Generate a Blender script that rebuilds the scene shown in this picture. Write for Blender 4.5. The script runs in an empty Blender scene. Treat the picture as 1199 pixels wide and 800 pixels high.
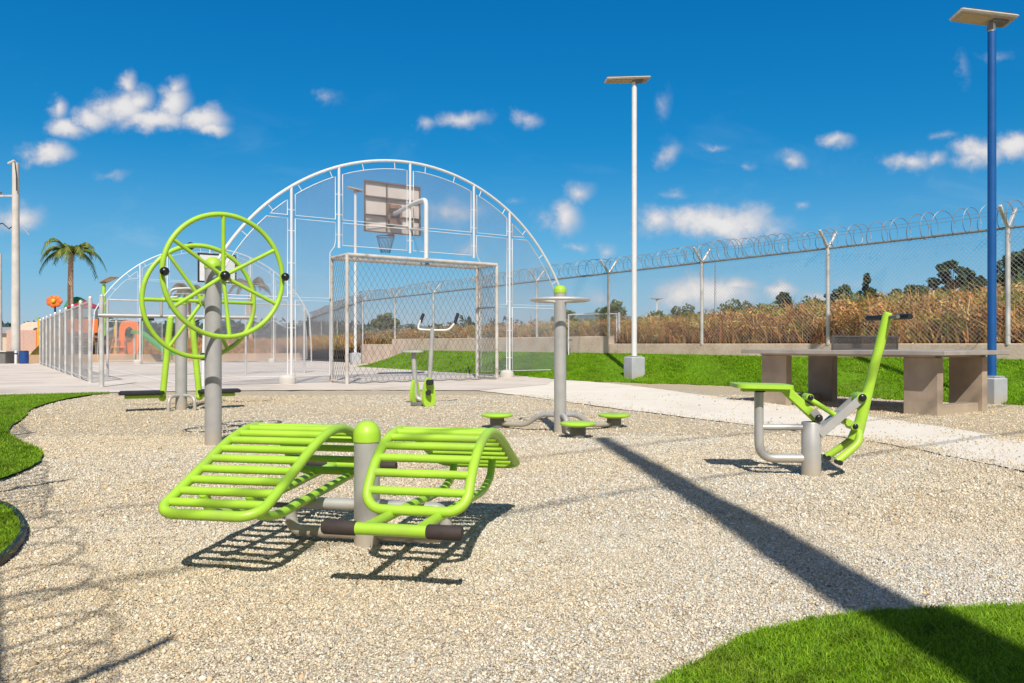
import bpy, math, random
import numpy as np
from mathutils import Vector, Matrix
R = math.radians
random.seed(7)
rng = np.random.default_rng(11)
scn = bpy.context.scene
COL = scn.collection

# ------------------------------------------------------------------ survey frame
EYE = 0.85            # lens height above the gravel
F = 900.0
HX, HY = 599.5, 403.0
U = np.array([-0.566, 0.825])     # along the fences (receding)
V = np.array([0.825, 0.566])      # across the court

def gp(x, y, z=0.0):
    """surveyed ground point of a mark on the photograph"""
    d = (EYE - z) * F / (y - HY)
    return ((x - HX) / F * d, d)

P0 = np.array([-4.76, 16.6])      # origin of the court frame
def ct(t, s):                     # court frame -> world xy
    p = P0 + V * t + U * s
    return float(p[0]), float(p[1])

FENCE0 = np.array([8.11, 12.57])
def fs(s, q=0.0):                 # perimeter frame: s along fence, q towards the camera
    p = FENCE0 + U * s - V * q
    return float(p[0]), float(p[1])

# ------------------------------------------------------------------ materials
def mat(name):
    m = bpy.data.materials.new(name); m.use_nodes = True
    nt = m.node_tree; b = nt.nodes['Principled BSDF']
    return m, nt, b
def nd(nt, t, **kw):
    n = nt.nodes.new(t)
    for k, v in kw.items():
        if k.startswith('i_'):
            n.inputs[k[2:].replace('_', ' ')].default_value = v
        else:
            setattr(n, k, v)
    return n
def ramp(nt, stops, interp='LINEAR'):
    r = nt.nodes.new('ShaderNodeValToRGB'); r.color_ramp.interpolation = interp
    e = r.color_ramp.elements
    while len(e) < len(stops): e.new(0.5)
    for i, (p, c) in enumerate(stops):
        e[i].position = p; e[i].color = (c[0], c[1], c[2], 1)
    return r

def paint(name, col, rough=0.4, metal=0.0, var=0.12, scale=9.0, bump=0.0, dirt=None, coat=0.0):
    m, nt, b = mat(name)
    tc = nd(nt, 'ShaderNodeTexCoord')
    n1 = nd(nt, 'ShaderNodeTexNoise'); n1.inputs['Scale'].default_value = scale; n1.inputs['Detail'].default_value = 6
    nt.links.new(tc.outputs['Object'], n1.inputs['Vector'])
    lo = [c * (1 - var) for c in col]; hi = [min(1, c * (1 + var)) for c in col]
    if dirt:
        r = ramp(nt, [(0.28, dirt), (0.42, lo), (0.7, hi)])
    else:
        r = ramp(nt, [(0.3, lo), (0.7, hi)])
    nt.links.new(n1.outputs['Fac'], r.inputs['Fac'])
    nt.links.new(r.outputs['Color'], b.inputs['Base Color'])
    b.inputs['Metallic'].default_value = metal
    mr = nd(nt, 'ShaderNodeMapRange'); mr.inputs['To Min'].default_value = max(0.05, rough - 0.1); mr.inputs['To Max'].default_value = rough + 0.12
    nt.links.new(n1.outputs['Fac'], mr.inputs['Value']); nt.links.new(mr.outputs['Result'], b.inputs['Roughness'])
    b.inputs['Coat Weight'].default_value = coat
    n2 = nd(nt, 'ShaderNodeTexNoise'); n2.inputs['Scale'].default_value = scale * 22
    nt.links.new(tc.outputs['Object'], n2.inputs['Vector'])
    bp = nd(nt, 'ShaderNodeBump'); bp.inputs['Strength'].default_value = bump if bump else 0.03; bp.inputs['Distance'].default_value = 0.004
    nt.links.new(n2.outputs['Fac'], bp.inputs['Height']); nt.links.new(bp.outputs['Normal'], b.inputs['Normal'])
    return m

def attr_mat(name, rough=0.8, spec=0.2, trans=0.0, mult=1.0):
    m, nt, b = mat(name)
    a = nd(nt, 'ShaderNodeAttribute', attribute_name='Col')
    nt.links.new(a.outputs['Color'], b.inputs['Base Color'])
    b.inputs['Roughness'].default_value = rough
    b.inputs['Specular IOR Level'].default_value = spec
    if trans > 0:
        out = nt.nodes['Material Output']
        tr = nd(nt, 'ShaderNodeBsdfTranslucent'); nt.links.new(a.outputs['Color'], tr.inputs['Color'])
        mx = nd(nt, 'ShaderNodeMixShader'); mx.inputs['Fac'].default_value = trans
        nt.links.new(b.outputs['BSDF'], mx.inputs[1]); nt.links.new(tr.outputs['BSDF'], mx.inputs[2])
        nt.links.new(mx.outputs['Shader'], out.inputs['Surface'])
    return m

M = {}
def dusty(m, h=0.16, col=(0.50, 0.43, 0.33)):
    nt = m.node_tree; b = nt.nodes['Principled BSDF']; src = b.inputs['Base Color'].links[0].from_socket
    tc = nd(nt, 'ShaderNodeTexCoord'); sp = nd(nt, 'ShaderNodeSeparateXYZ'); nt.links.new(tc.outputs['Object'], sp.inputs[0])
    nz = nd(nt, 'ShaderNodeTexNoise'); nz.inputs['Scale'].default_value = 11; nz.inputs['Detail'].default_value = 6; nt.links.new(tc.outputs['Object'], nz.inputs['Vector'])
    ad = nd(nt, 'ShaderNodeMath', operation='MULTIPLY_ADD'); ad.inputs[1].default_value = -h*1.6; nt.links.new(nz.outputs['Fac'], ad.inputs[0]); nt.links.new(sp.outputs['Z'], ad.inputs[2])
    mr = nd(nt, 'ShaderNodeMapRange'); mr.inputs['From Min'].default_value = -h*0.8; mr.inputs['From Max'].default_value = h*0.35; mr.inputs['To Min'].default_value = 0.75; mr.inputs['To Max'].default_value = 0
    nt.links.new(ad.outputs[0], mr.inputs['Value'])
    mx = nd(nt, 'ShaderNodeMix', data_type='RGBA'); nt.links.new(mr.outputs['Result'], mx.inputs['Factor']); nt.links.new(src, mx.inputs['A']); mx.inputs['B'].default_value = (*col, 1)
    nt.links.new(mx.outputs['Result'], b.inputs['Base Color'])
M['lime'] = paint('lime_paint', (0.39, 0.65, 0.045), 0.40, var=0.07, scale=5, dirt=(0.34, 0.50, 0.08))
M['grey'] = paint('silver_grey_paint', (0.46, 0.452, 0.44), 0.42, 0.25, var=0.08, scale=8)
M['grey_dark'] = paint('dark_grey_paint', (0.17, 0.168, 0.165), 0.5, 0.1, var=0.1)
M['black'] = paint('black_rubber', (0.018, 0.018, 0.019), 0.5, var=0.2, scale=20)
M['brown_grip'] = paint('brown_foam_grip', (0.045, 0.032, 0.028), 0.75, var=0.2, scale=30)
M['white'] = paint('white_steel_paint', (0.66, 0.67, 0.68), 0.4, var=0.05, scale=3)
M['goal'] = paint('worn_white_goal_paint', (0.54, 0.51, 0.47), 0.5, var=0.1, scale=5, dirt=(0.33, 0.26, 0.20))
M['galv'] = paint('galvanised_steel', (0.58, 0.57, 0.55), 0.45, 0.35, var=0.2, scale=5)
M['galv_dull'] = paint('dull_galvanised_steel', (0.27, 0.27, 0.27), 0.55, 0.3, var=0.2, scale=5)
M['wire'] = paint('galvanised_wire', (0.46, 0.46, 0.46), 0.5, 0.3, var=0.1, scale=2)
M['arch_wire'] = paint('coated_mesh_wire', (0.40, 0.42, 0.50), 0.5, 0.2, var=0.1, scale=2)
M['net'] = paint('nylon_net', (0.20, 0.20, 0.20), 0.9, var=0.15, scale=3)
M['conc'] = paint('cast_concrete', (0.42, 0.41, 0.40), 0.85, var=0.14, scale=3, bump=0.25)
M['conc_table'] = paint('brownish_concrete', (0.36, 0.28, 0.215), 0.85, var=0.22, scale=3, bump=0.4)
M['conc_top'] = paint('grey_table_concrete', (0.33, 0.295, 0.265), 0.75, var=0.2, scale=4, bump=0.2)
M['conc_pole'] = paint('pale_pole_concrete', (0.55, 0.52, 0.48), 0.85, var=0.12, scale=2.5, bump=0.2)
M['block'] = paint('grey_block_concrete', (0.40, 0.42, 0.45), 0.85, var=0.1, scale=5, bump=0.25)
M['blue'] = paint('blue_pole_paint', (0.003, 0.085, 0.30), 0.4, var=0.1, scale=3, coat=0.2)
M['lamp_under'] = paint('lamp_underside', (0.42, 0.34, 0.27), 0.5, var=0.1, scale=6)
M['lamp_led'] = paint('lamp_lens', (0.46, 0.36, 0.22), 0.3, var=0.15, scale=40)
M['lamp_edge'] = paint('lamp_rim', (0.62, 0.60, 0.57), 0.35, 0.3, var=0.05)
M['bin'] = paint('blue_plastic', (0.01, 0.06, 0.24), 0.45)
M['orange'] = paint('orange_plastic', (0.75, 0.17, 0.03), 0.45)
M['yellow'] = paint('yellow_plastic', (0.70, 0.42, 0.03), 0.45)
M['green_pl'] = paint('green_plastic', (0.06, 0.30, 0.08), 0.45)
M['red'] = paint('red_plastic', (0.40, 0.03, 0.05), 0.5)
M['pink'] = paint('faded_pink_paint', (0.52, 0.34, 0.28), 0.8)
M['cream'] = paint('cream_paint', (0.55, 0.45, 0.34), 0.85)
M['tan'] = paint('tan_rendered_wall', (0.48, 0.33, 0.21), 0.9, var=0.2, scale=1.5, bump=0.3)
M['roofgrey'] = paint('grey_roof', (0.30, 0.31, 0.33), 0.8)
M['bark'] = paint('tree_bark', (0.10, 0.075, 0.055), 0.9, var=0.35, scale=8, bump=0.5)
M['palmbark'] = paint('palm_bark', (0.52, 0.36, 0.26), 0.9, var=0.25, scale=10, bump=0.5)
M['steel_net'] = paint('table_net_steel', (0.12, 0.115, 0.11), 0.5, 0.3)
M['board_back'] = paint('backboard_rear', (0.62, 0.55, 0.50), 0.6, var=0.08, scale=4)
M['board_frame'] = paint('backboard_dark_frame', (0.14, 0.10, 0.085), 0.6)
M['rust'] = paint('rusty_steel', (0.24, 0.13, 0.075), 0.75, var=0.5, scale=14)
M['hub'] = paint('black_hub_plastic', (0.012, 0.012, 0.014), 0.28, var=0.1, coat=0.3)
dusty(M['grey'], 0.15); dusty(M['conc_table'], 0.14, (0.45, 0.37, 0.27)); dusty(M['block'], 0.12, (0.42, 0.37, 0.28))
M['leafmat'] = attr_mat('foliage', 0.65, 0.25, 0.25)
M['grassmat'] = attr_mat('grass_blades', 0.6, 0.25, 0.35)
M['drymat'] = attr_mat('dry_grass_blades', 0.85, 0.1, 0.25)
M['stonemat'] = attr_mat('gravel_stones', 0.85, 0.25)

def gravel_mat():
    m, nt, b = mat('gravel_bed')
    tc = nd(nt, 'ShaderNodeTexCoord')
    v1 = nd(nt, 'ShaderNodeTexVoronoi'); v1.inputs['Scale'].default_value = 95
    v2 = nd(nt, 'ShaderNodeTexVoronoi'); v2.inputs['Scale'].default_value = 190
    nz = nd(nt, 'ShaderNodeTexNoise'); nz.inputs['Scale'].default_value = 0.55; nz.inputs['Detail'].default_value = 5
    for n in (v1, v2, nz): nt.links.new(tc.outputs['Object'], n.inputs['Vector'])
    sep = nd(nt, 'ShaderNodeSeparateColor'); nt.links.new(v1.outputs['Color'], sep.inputs['Color'])
    r = ramp(nt, [(0.0, (0.36, 0.31, 0.25)), (0.15, (0.52, 0.45, 0.35)), (0.42, (0.66, 0.565, 0.43)), (0.62, (0.62, 0.565, 0.48)), (0.82, (0.74, 0.64, 0.49)), (1.0, (0.80, 0.74, 0.64))])
    nt.links.new(sep.outputs['Red'], r.inputs['Fac'])
    r2 = ramp(nt, [(0.36, (1.0, 1.0, 0.96)), (0.66, (1.05, 0.97, 0.78))])
    nt.links.new(nz.outputs['Fac'], r2.inputs['Fac'])
    mul = nd(nt, 'ShaderNodeMix', data_type='RGBA', blend_type='MULTIPLY'); mul.inputs['Factor'].default_value = 1
    nt.links.new(r.outputs['Color'], mul.inputs['A']); nt.links.new(r2.outputs['Color'], mul.inputs['B'])
    dk = ramp(nt, [(0.0, (1, 1, 1)), (0.72, (0.88, 0.87, 0.86)), (1.0, (0.55, 0.52, 0.48))])
    mdist = nd(nt, 'ShaderNodeMath', operation='MULTIPLY'); mdist.inputs[1].default_value = 1.35
    nt.links.new(v1.outputs['Distance'], mdist.inputs[0]); nt.links.new(mdist.outputs[0], dk.inputs['Fac'])
    mul2 = nd(nt, 'ShaderNodeMix', data_type='RGBA', blend_type='MULTIPLY'); mul2.inputs['Factor'].default_value = 1
    nt.links.new(mul.outputs['Result'], mul2.inputs['A']); nt.links.new(dk.outputs['Color'], mul2.inputs['B'])
    nt.links.new(mul2.outputs['Result'], b.inputs['Base Color'])
    b.inputs['Roughness'].default_value = 0.92; b.inputs['Specular IOR Level'].default_value = 0.15
    inv = nd(nt, 'ShaderNodeMath', operation='SUBTRACT'); inv.inputs[0].default_value = 1
    nt.links.new(v1.outputs['Distance'], inv.inputs[1])
    ad = nd(nt, 'ShaderNodeMath', operation='MULTIPLY_ADD'); ad.inputs[1].default_value = -0.4
    nt.links.new(v2.outputs['Distance'], ad.inputs[0]); nt.links.new(inv.outputs[0], ad.inputs[2])
    bp = nd(nt, 'ShaderNodeBump'); bp.inputs['Strength'].default_value = 0.75; bp.inputs['Distance'].default_value = 0.010
    nt.links.new(ad.outputs[0], bp.inputs['Height']); nt.links.new(bp.outputs['Normal'], b.inputs['Normal'])
    return m
M['gravel'] = gravel_mat()

def ground_mat(name, stops, s1, s2, bump=0.3, mix=0.45):
    m, nt, b = mat(name)
    tc = nd(nt, 'ShaderNodeTexCoord')
    a = nd(nt, 'ShaderNodeTexNoise'); a.inputs['Scale'].default_value = s1; a.inputs['Detail'].default_value = 8
    c = nd(nt, 'ShaderNodeTexNoise'); c.inputs['Scale'].default_value = s2; c.inputs['Detail'].default_value = 4
    nt.links.new(tc.outputs['Object'], a.inputs['Vector']); nt.links.new(tc.outputs['Object'], c.inputs['Vector'])
    mx = nd(nt, 'ShaderNodeMix', data_type='FLOAT'); mx.inputs['Factor'].default_value = mix
    nt.links.new(a.outputs['Fac'], mx.inputs['A']); nt.links.new(c.outputs['Fac'], mx.inputs['B'])
    r = ramp(nt, stops); nt.links.new(mx.outputs['Result'], r.inputs['Fac'])
    nt.links.new(r.outputs['Color'], b.inputs['Base Color'])
    b.inputs['Roughness'].default_value = 0.93; b.inputs['Specular IOR Level'].default_value = 0.15
    bp = nd(nt, 'ShaderNodeBump'); bp.inputs['Strength'].default_value = bump; bp.inputs['Distance'].default_value = 0.01
    nt.links.new(c.outputs['Fac'], bp.inputs['Height']); nt.links.new(bp.outputs['Normal'], b.inputs['Normal'])
    return m
M['sand'] = ground_mat('sandy_ground', [(0.3, (0.40, 0.33, 0.25)), (0.55, (0.56, 0.49, 0.40)), (0.75, (0.64, 0.57, 0.47))], 0.3, 40)
M['path'] = ground_mat('dusty_concrete', [(0.25, (0.58, 0.51, 0.41)), (0.45, (0.74, 0.67, 0.555)), (0.7, (0.81, 0.75, 0.64))], 1.4, 90, 0.25)
M['court'] = ground_mat('court_concrete', [(0.3, (0.54, 0.465, 0.40)), (0.5, (0.65, 0.575, 0.505)), (0.72, (0.70, 0.63, 0.56))], 0.6, 30, 0.1, 0.3)
def joints(m, ang, size, dark):
    nt = m.node_tree; b = nt.nodes['Principled BSDF']; src = b.inputs['Base Color'].links[0].from_socket
    tc = nd(nt, 'ShaderNodeTexCoord'); mp = nd(nt, 'ShaderNodeMapping'); mp.inputs['Rotation'].default_value = (0, 0, -ang)
    nt.links.new(tc.outputs['Object'], mp.inputs['Vector'])
    br = nd(nt, 'ShaderNodeTexBrick'); br.offset = 0; br.inputs['Scale'].default_value = 1; br.inputs['Brick Width'].default_value = size; br.inputs['Row Height'].default_value = size
    br.inputs['Mortar Size'].default_value = 0.012; br.inputs['Color1'].default_value = (1, 1, 1, 1); br.inputs['Color2'].default_value = (0.93, 0.93, 0.93, 1); br.inputs['Mortar'].default_value = (dark, dark, dark, 1)
    nt.links.new(mp.outputs[0], br.inputs['Vector'])
    st = nd(nt, 'ShaderNodeTexNoise'); st.inputs['Scale'].default_value = 0.9; st.inputs['Detail'].default_value = 7; st.inputs['Distortion'].default_value = 0.8; nt.links.new(tc.outputs['Object'], st.inputs['Vector'])
    rs_ = ramp(nt, [(0.30, (0.86, 0.84, 0.80)), (0.5, (1.04, 1.03, 1.0))]); nt.links.new(st.outputs['Fac'], rs_.inputs['Fac'])
    m1 = nd(nt, 'ShaderNodeMix', data_type='RGBA', blend_type='MULTIPLY'); m1.inputs['Factor'].default_value = 1; nt.links.new(src, m1.inputs['A']); nt.links.new(br.outputs['Color'], m1.inputs['B'])
    m2 = nd(nt, 'ShaderNodeMix', data_type='RGBA', blend_type='MULTIPLY'); m2.inputs['Factor'].default_value = 1; nt.links.new(m1.outputs['Result'], m2.inputs['A']); nt.links.new(rs_.outputs['Color'], m2.inputs['B'])
    nt.links.new(m2.outputs['Result'], b.inputs['Base Color'])
joints(M['court'], math.atan2(V[1], V[0]), 2.6, 0.62)
M['line'] = ground_mat('court_line_paint', [(0.3, (0.62, 0.61, 0.59)), (0.6, (0.80, 0.79, 0.77))], 3, 60, 0.1)
M['turf'] = ground_mat('turf_base', [(0.3, (0.075, 0.15, 0.008)), (0.55, (0.13, 0.26, 0.012)), (0.75, (0.18, 0.31, 0.016))], 1.2, 130, 0.6, 0.6)
M['slope'] = ground_mat('dry_earth', [(0.3, (0.16, 0.09, 0.04)), (0.55, (0.27, 0.15, 0.065)), (0.75, (0.34, 0.21, 0.10))], 0.5, 12, 0.6)
M['wall'] = ground_mat('rough_wall_concrete', [(0.28, (0.40, 0.30, 0.23)), (0.5, (0.63, 0.50, 0.40)), (0.72, (0.72, 0.61, 0.50))], 1.8, 22, 0.4)
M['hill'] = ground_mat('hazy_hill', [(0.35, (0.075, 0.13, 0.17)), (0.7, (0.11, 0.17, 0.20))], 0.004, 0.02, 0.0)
M['woods'] = ground_mat('far_woods', [(0.35, (0.03, 0.05, 0.03)), (0.6, (0.06, 0.09, 0.045))], 0.05, 0.5, 0.0)

# ------------------------------------------------------------------ mesh builder
def frames(path, closed=False):
    p = np.asarray(path, float); n = len(p)
    if closed:
        t = np.roll(p, -1, 0) - np.roll(p, 1, 0)
    else:
        t = np.empty_like(p); t[1:-1] = p[2:] - p[:-2]; t[0] = p[1] - p[0]; t[-1] = p[-1] - p[-2]
    t /= np.linalg.norm(t, axis=1)[:, None] + 1e-12
    ref = np.array([0, 0, 1.0]) if abs(t[0][2]) < 0.9 else np.array([1.0, 0, 0])
    a = np.cross(t[0], ref); a /= np.linalg.norm(a)
    A = np.empty_like(p); A[0] = a
    for i in range(1, n):
        a = A[i-1] - t[i] * np.dot(A[i-1], t[i]); A[i] = a / (np.linalg.norm(a) + 1e-12)
    return p, t, A, np.cross(t, A)

def fillet(pts, r, n=6):
    pts = [np.asarray(p, float) for p in pts]; out = [pts[0]]
    for i in range(1, len(pts) - 1):
        a, b, c = pts[i-1], pts[i], pts[i+1]
        u = (a - b); w = (c - b); lu, lw = np.linalg.norm(u), np.linalg.norm(w); u /= lu; w /= lw
        k = min(r, lu * 0.49, lw * 0.49)
        s, e = b + u * k, b + w * k
        for j in range(n + 1):
            q = j / n; out.append((1-q)**2 * s + 2*q*(1-q) * b + q*q * e)
    out.append(pts[-1]); return out

class MB:
    def __init__(s): s.v = []; s.f = []; s.n = 0
    def add(s, verts, faces):
        s.v.extend([tuple(map(float, q)) for q in verts]); s.f.extend([tuple(i + s.n for i in f) for f in faces]); s.n = len(s.v); return s
    def tube(s, path, r, seg=12, closed=False, caps=True):
        p, t, A, B = frames(path, closed); n = len(p)
        rr = np.full(n, r) if np.isscalar(r) else np.asarray(r, float)
        vs = []
        for i in range(n):
            for k in range(seg):
                a = 2 * math.pi * k / seg
                vs.append(p[i] + (A[i] * math.cos(a) + B[i] * math.sin(a)) * rr[i])
        fs_ = []
        m = n if closed else n - 1
        shift = 0
        if closed:   # align the last ring with the first
            d = [np.dot(vs[0] - p[0], A[-1] * math.cos(2*math.pi*k/seg) + B[-1] * math.sin(2*math.pi*k/seg)) for k in range(seg)]
            shift = int(np.argmax(d))
        for i in range(m):
            j = (i + 1) % n
            for k in range(seg):
                k2 = (k + 1) % seg
                if closed and i == n - 1:
                    fs_.append((i*seg + (k+shift) % seg, i*seg + (k2+shift) % seg, j*seg + k2, j*seg + k))
                else:
                    fs_.append((i*seg + k, i*seg + k2, j*seg + k2, j*seg + k))
        if caps and not closed:
            fs_.append(tuple(range(seg))[::-1]); fs_.append(tuple((n-1)*seg + k for k in range(seg)))
        return s.add(vs, fs_)
    def rod(s, a, b, r, seg=12): return s.tube([a, b], r, seg)
    def lathe(s, prof, seg=20, at=(0, 0, 0)):
        vs = []; fs_ = []; n = len(prof)
        for (r, z) in prof:
            for k in range(seg):
                a = 2*math.pi*k/seg; vs.append((at[0] + r*math.cos(a), at[1] + r*math.sin(a), at[2] + z))
        for i in range(n-1):
            for k in range(seg):
                k2 = (k+1) % seg; fs_.append((i*seg+k, i*seg+k2, (i+1)*seg+k2, (i+1)*seg+k))
        fs_.append(tuple(range(seg))[::-1]); fs_.append(tuple((n-1)*seg+k for k in range(seg)))
        return s.add(vs, fs_)
    def box(s, c, size, rot=None, bev=0.0):
        hx, hy, hz = size[0]/2, size[1]/2, size[2]/2
        if bev <= 0:
            vs = [(x, y, z) for z in (-hz, hz) for (x, y) in ((-hx, -hy), (hx, -hy), (hx, hy), (-hx, hy))]
            fs_ = [(3,2,1,0), (4,5,6,7), (0,1,5,4), (1,2,6,5), (2,3,7,6), (3,0,4,7)]
        else:
            vs = []; b = bev
            for (z, k) in ((-hz, b), (-hz + b, 0), (hz - b, 0), (hz, b)):
                X, Y = hx - k, hy - k
                vs += [(-X+b,-Y,z), (X-b,-Y,z), (X,-Y+b,z), (X,Y-b,z), (X-b,Y,z), (-X+b,Y,z), (-X,Y-b,z), (-X,-Y+b,z)]
            fs_ = [tuple(range(8))[::-1], tuple(24+k for k in range(8))]
            for i in range(3):
                for k in range(8):
                    k2 = (k+1) % 8; fs_.append((i*8+k, i*8+k2, (i+1)*8+k2, (i+1)*8+k))
        if rot is not None: vs = [rot @ Vector(q) for q in vs]
        return s.add([(q[0]+c[0], q[1]+c[1], q[2]+c[2]) for q in vs], fs_)
    def ball(s, c, r, seg=14, sc=(1, 1, 1)):
        rings = seg // 2; vs = [(c[0], c[1], c[2] - r*sc[2])]; fs_ = []
        for i in range(1, rings):
            ph = math.pi * i / rings
            for k in range(seg):
                a = 2*math.pi*k/seg
                vs.append((c[0] + r*sc[0]*math.sin(ph)*math.cos(a), c[1] + r*sc[1]*math.sin(ph)*math.sin(a), c[2] - r*sc[2]*math.cos(ph)))
        vs.append((c[0], c[1], c[2] + r*sc[2]))
        for k in range(seg): fs_.append((0, 1+(k+1) % seg, 1+k))
        for i in range(rings-2):
            for k in range(seg):
                k2 = (k+1) % seg; a = 1+i*seg; b = a+seg; fs_.append((a+k, a+k2, b+k2, b+k))
        l = 1 + (rings-2)*seg
        for k in range(seg): fs_.append((l+k, l+(k+1) % seg, len(vs)-1))
        return s.add(vs, fs_)
    def plate(s, poly, fn, th):
        """extruded flat outline: poly in 2D, fn(u, v, w) -> 3D, thickness th"""
        n = len(poly)
        vs = [fn(a, b, -th/2) for a, b in poly] + [fn(a, b, th/2) for a, b in poly]
        fs_ = [tuple(range(n))[::-1], tuple(n + k for k in range(n))]
        for k in range(n):
            k2 = (k+1) % n; fs_.append((k, k2, n+k2, n+k))
        return s.add(vs, fs_)
    def build(s, name, material, parent=None, smooth=35):
        me = bpy.data.meshes.new(name); me.from_pydata(s.v, [], s.f); me.update()
        if smooth:
            me.polygons.foreach_set('use_smooth', [True]*len(me.polygons))
            try: me.set_sharp_from_angle(angle=R(smooth))
            except Exception: pass
        o = bpy.data.objects.new(name, me); COL.objects.link(o)
        me.materials.append(material)
        if parent is not None: o.parent = parent
        return o

def raw_mesh(name, V_, F_, material, parent=None, col=None, smooth=False):
    """numpy mesh: V_ (n,3), F_ (m,k) all faces with k corners"""
    V_ = np.asarray(V_, np.float32); F_ = np.asarray(F_, np.int32)
    me = bpy.data.meshes.new(name)
    me.vertices.add(len(V_)); me.vertices.foreach_set('co', V_.ravel())
    k = F_.shape[1]
    me.loops.add(F_.size); me.loops.foreach_set('vertex_index', F_.ravel())
    me.polygons.add(len(F_)); me.polygons.foreach_set('loop_start', np.arange(0, F_.size, k, dtype=np.int32))
    try: me.polygons.foreach_set('loop_total', np.full(len(F_), k, np.int32))
    except Exception: pass
    if smooth: me.polygons.foreach_set('use_smooth', np.ones(len(F_), bool))
    me.update(calc_edges=True); me.validate()
    if col is not None:
        at = me.attributes.new('Col', 'FLOAT_COLOR', 'POINT')
        c = np.ones((len(V_), 4), np.float32); c[:, :3] = col
        at.data.foreach_set('color', c.ravel())
    o = bpy.data.objects.new(name, me); COL.objects.link(o); me.materials.append(material)
    if parent is not None: o.parent = parent
    return o

def thing(name, label, cat, loc=(0, 0, 0), rz=0.0, group=None):
    o = bpy.data.objects.new(name, None); COL.objects.link(o)
    o.empty_display_size = 0.2
    o.location = loc; o.rotation_euler = (0, 0, rz)
    return tag(o, label, cat, group)
def tag(o, label=None, cat=None, group=None, kind=None):
    if label: o['label'] = label
    if cat: o['category'] = cat
    if group: o['group'] = group
    o['kind'] = kind or 'thing'
    return o
def struct(o): o['kind'] = 'structure'; return o
def copy_tree(o, parent=None):
    c = o.copy(); COL.objects.link(c)
    if parent is not None: c.parent = parent
    for ch in [x for x in list(COL.objects) if x.parent == o]: copy_tree(ch, c)
    return c

# polygons ----------------------------------------------------------
def inside(P, poly):
    x, y = P[:, 0], P[:, 1]; r = np.zeros(len(P), bool); n = len(poly); j = n - 1
    for i in range(n):
        xi, yi = poly[i]; xj, yj = poly[j]
        if yi != yj:
            c = ((yi > y) != (yj > y)) & (x < (xj - xi) * (y - yi) / (yj - yi) + xi); r ^= c
        j = i
    return r
def smooth_poly(pts, it=2, jit=0.0, closed=True):
    p = [np.array(q, float) for q in pts]
    for _ in range(it):
        q = []
        n = len(p)
        for i in range(n if closed else n - 1):
            a, b = p[i], p[(i+1) % n]; q += [a*0.75 + b*0.25, a*0.25 + b*0.75]
        if not closed: q = [p[0]] + q + [p[-1]]
        p = q
    if jit:
        p = [a + rng.normal(0, jit, 2) for a in p]
    return [(float(a[0]), float(a[1])) for a in p]
def flat(name, poly, z, material):
    me = bpy.data.meshes.new(name)
    import mathutils
    tri = mathutils.geometry.tessellate_polygon([[Vector((x, y, 0)) for x, y in poly]])
    me.from_pydata([(x, y, z) for x, y in poly], [], [tuple(t) for t in tri]); me.update()
    if me.polygons and me.polygons[0].normal.z < 0: me.flip_normals()
    o = bpy.data.objects.new(name, me); COL.objects.link(o); me.materials.append(material)
    return o

def wires(poly, step, r, fn, ang=45, jit=0.0):
    """two families of wires clipped to a 2D outline; fn(u, v, w) -> 3D. returns numpy verts, quads"""
    poly = np.asarray(poly, float); n = len(poly); segs = []
    for sgn in (1, -1):
        a = R(ang) * sgn; d = np.array([math.cos(a), math.sin(a)]); nn = np.array([-d[1], d[0]])
        o = poly @ nn; lo = math.floor(o.min()/step); hi = math.ceil(o.max()/step)
        for k in range(lo, hi + 1):
            c = k * step + 0.37 * step; ts = []
            for i in range(n):
                p, q = poly[i], poly[(i+1) % n]; op, oq = o[i] - c, o[(i+1) % n] - c
                if (op > 0) != (oq > 0):
                    f = op / (op - oq); ts.append(float(np.dot(p + (q - p) * f, d)))
            ts.sort()
            for i in range(0, len(ts) - 1, 2):
                if ts[i+1] - ts[i] > step * 0.3: segs.append((nn * c + d * ts[i], nn * c + d * ts[i+1], sgn))
    Vv = []; Ff = []; b = 0
    for (p, q, sg) in segs:
        A = np.array(fn(p[0], p[1], sg * r * 0.6)); B = np.array(fn(q[0], q[1], sg * r * 0.6))
        t = B - A; t /= np.linalg.norm(t); h = np.cross(t, [0.3, 0.5, 0.81]); h /= np.linalg.norm(h); g = np.cross(t, h)
        for E in (A, B):
            for k in range(3):
                an = 2*math.pi*k/3; Vv.append(E + r * (h*math.cos(an) + g*math.sin(an)))
        for k in range(3):
            k2 = (k+1) % 3; Ff.append((b+k, b+k2, b+3+k2, b+3+k))
        b += 6
    return np.array(Vv), np.array(Ff)

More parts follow.
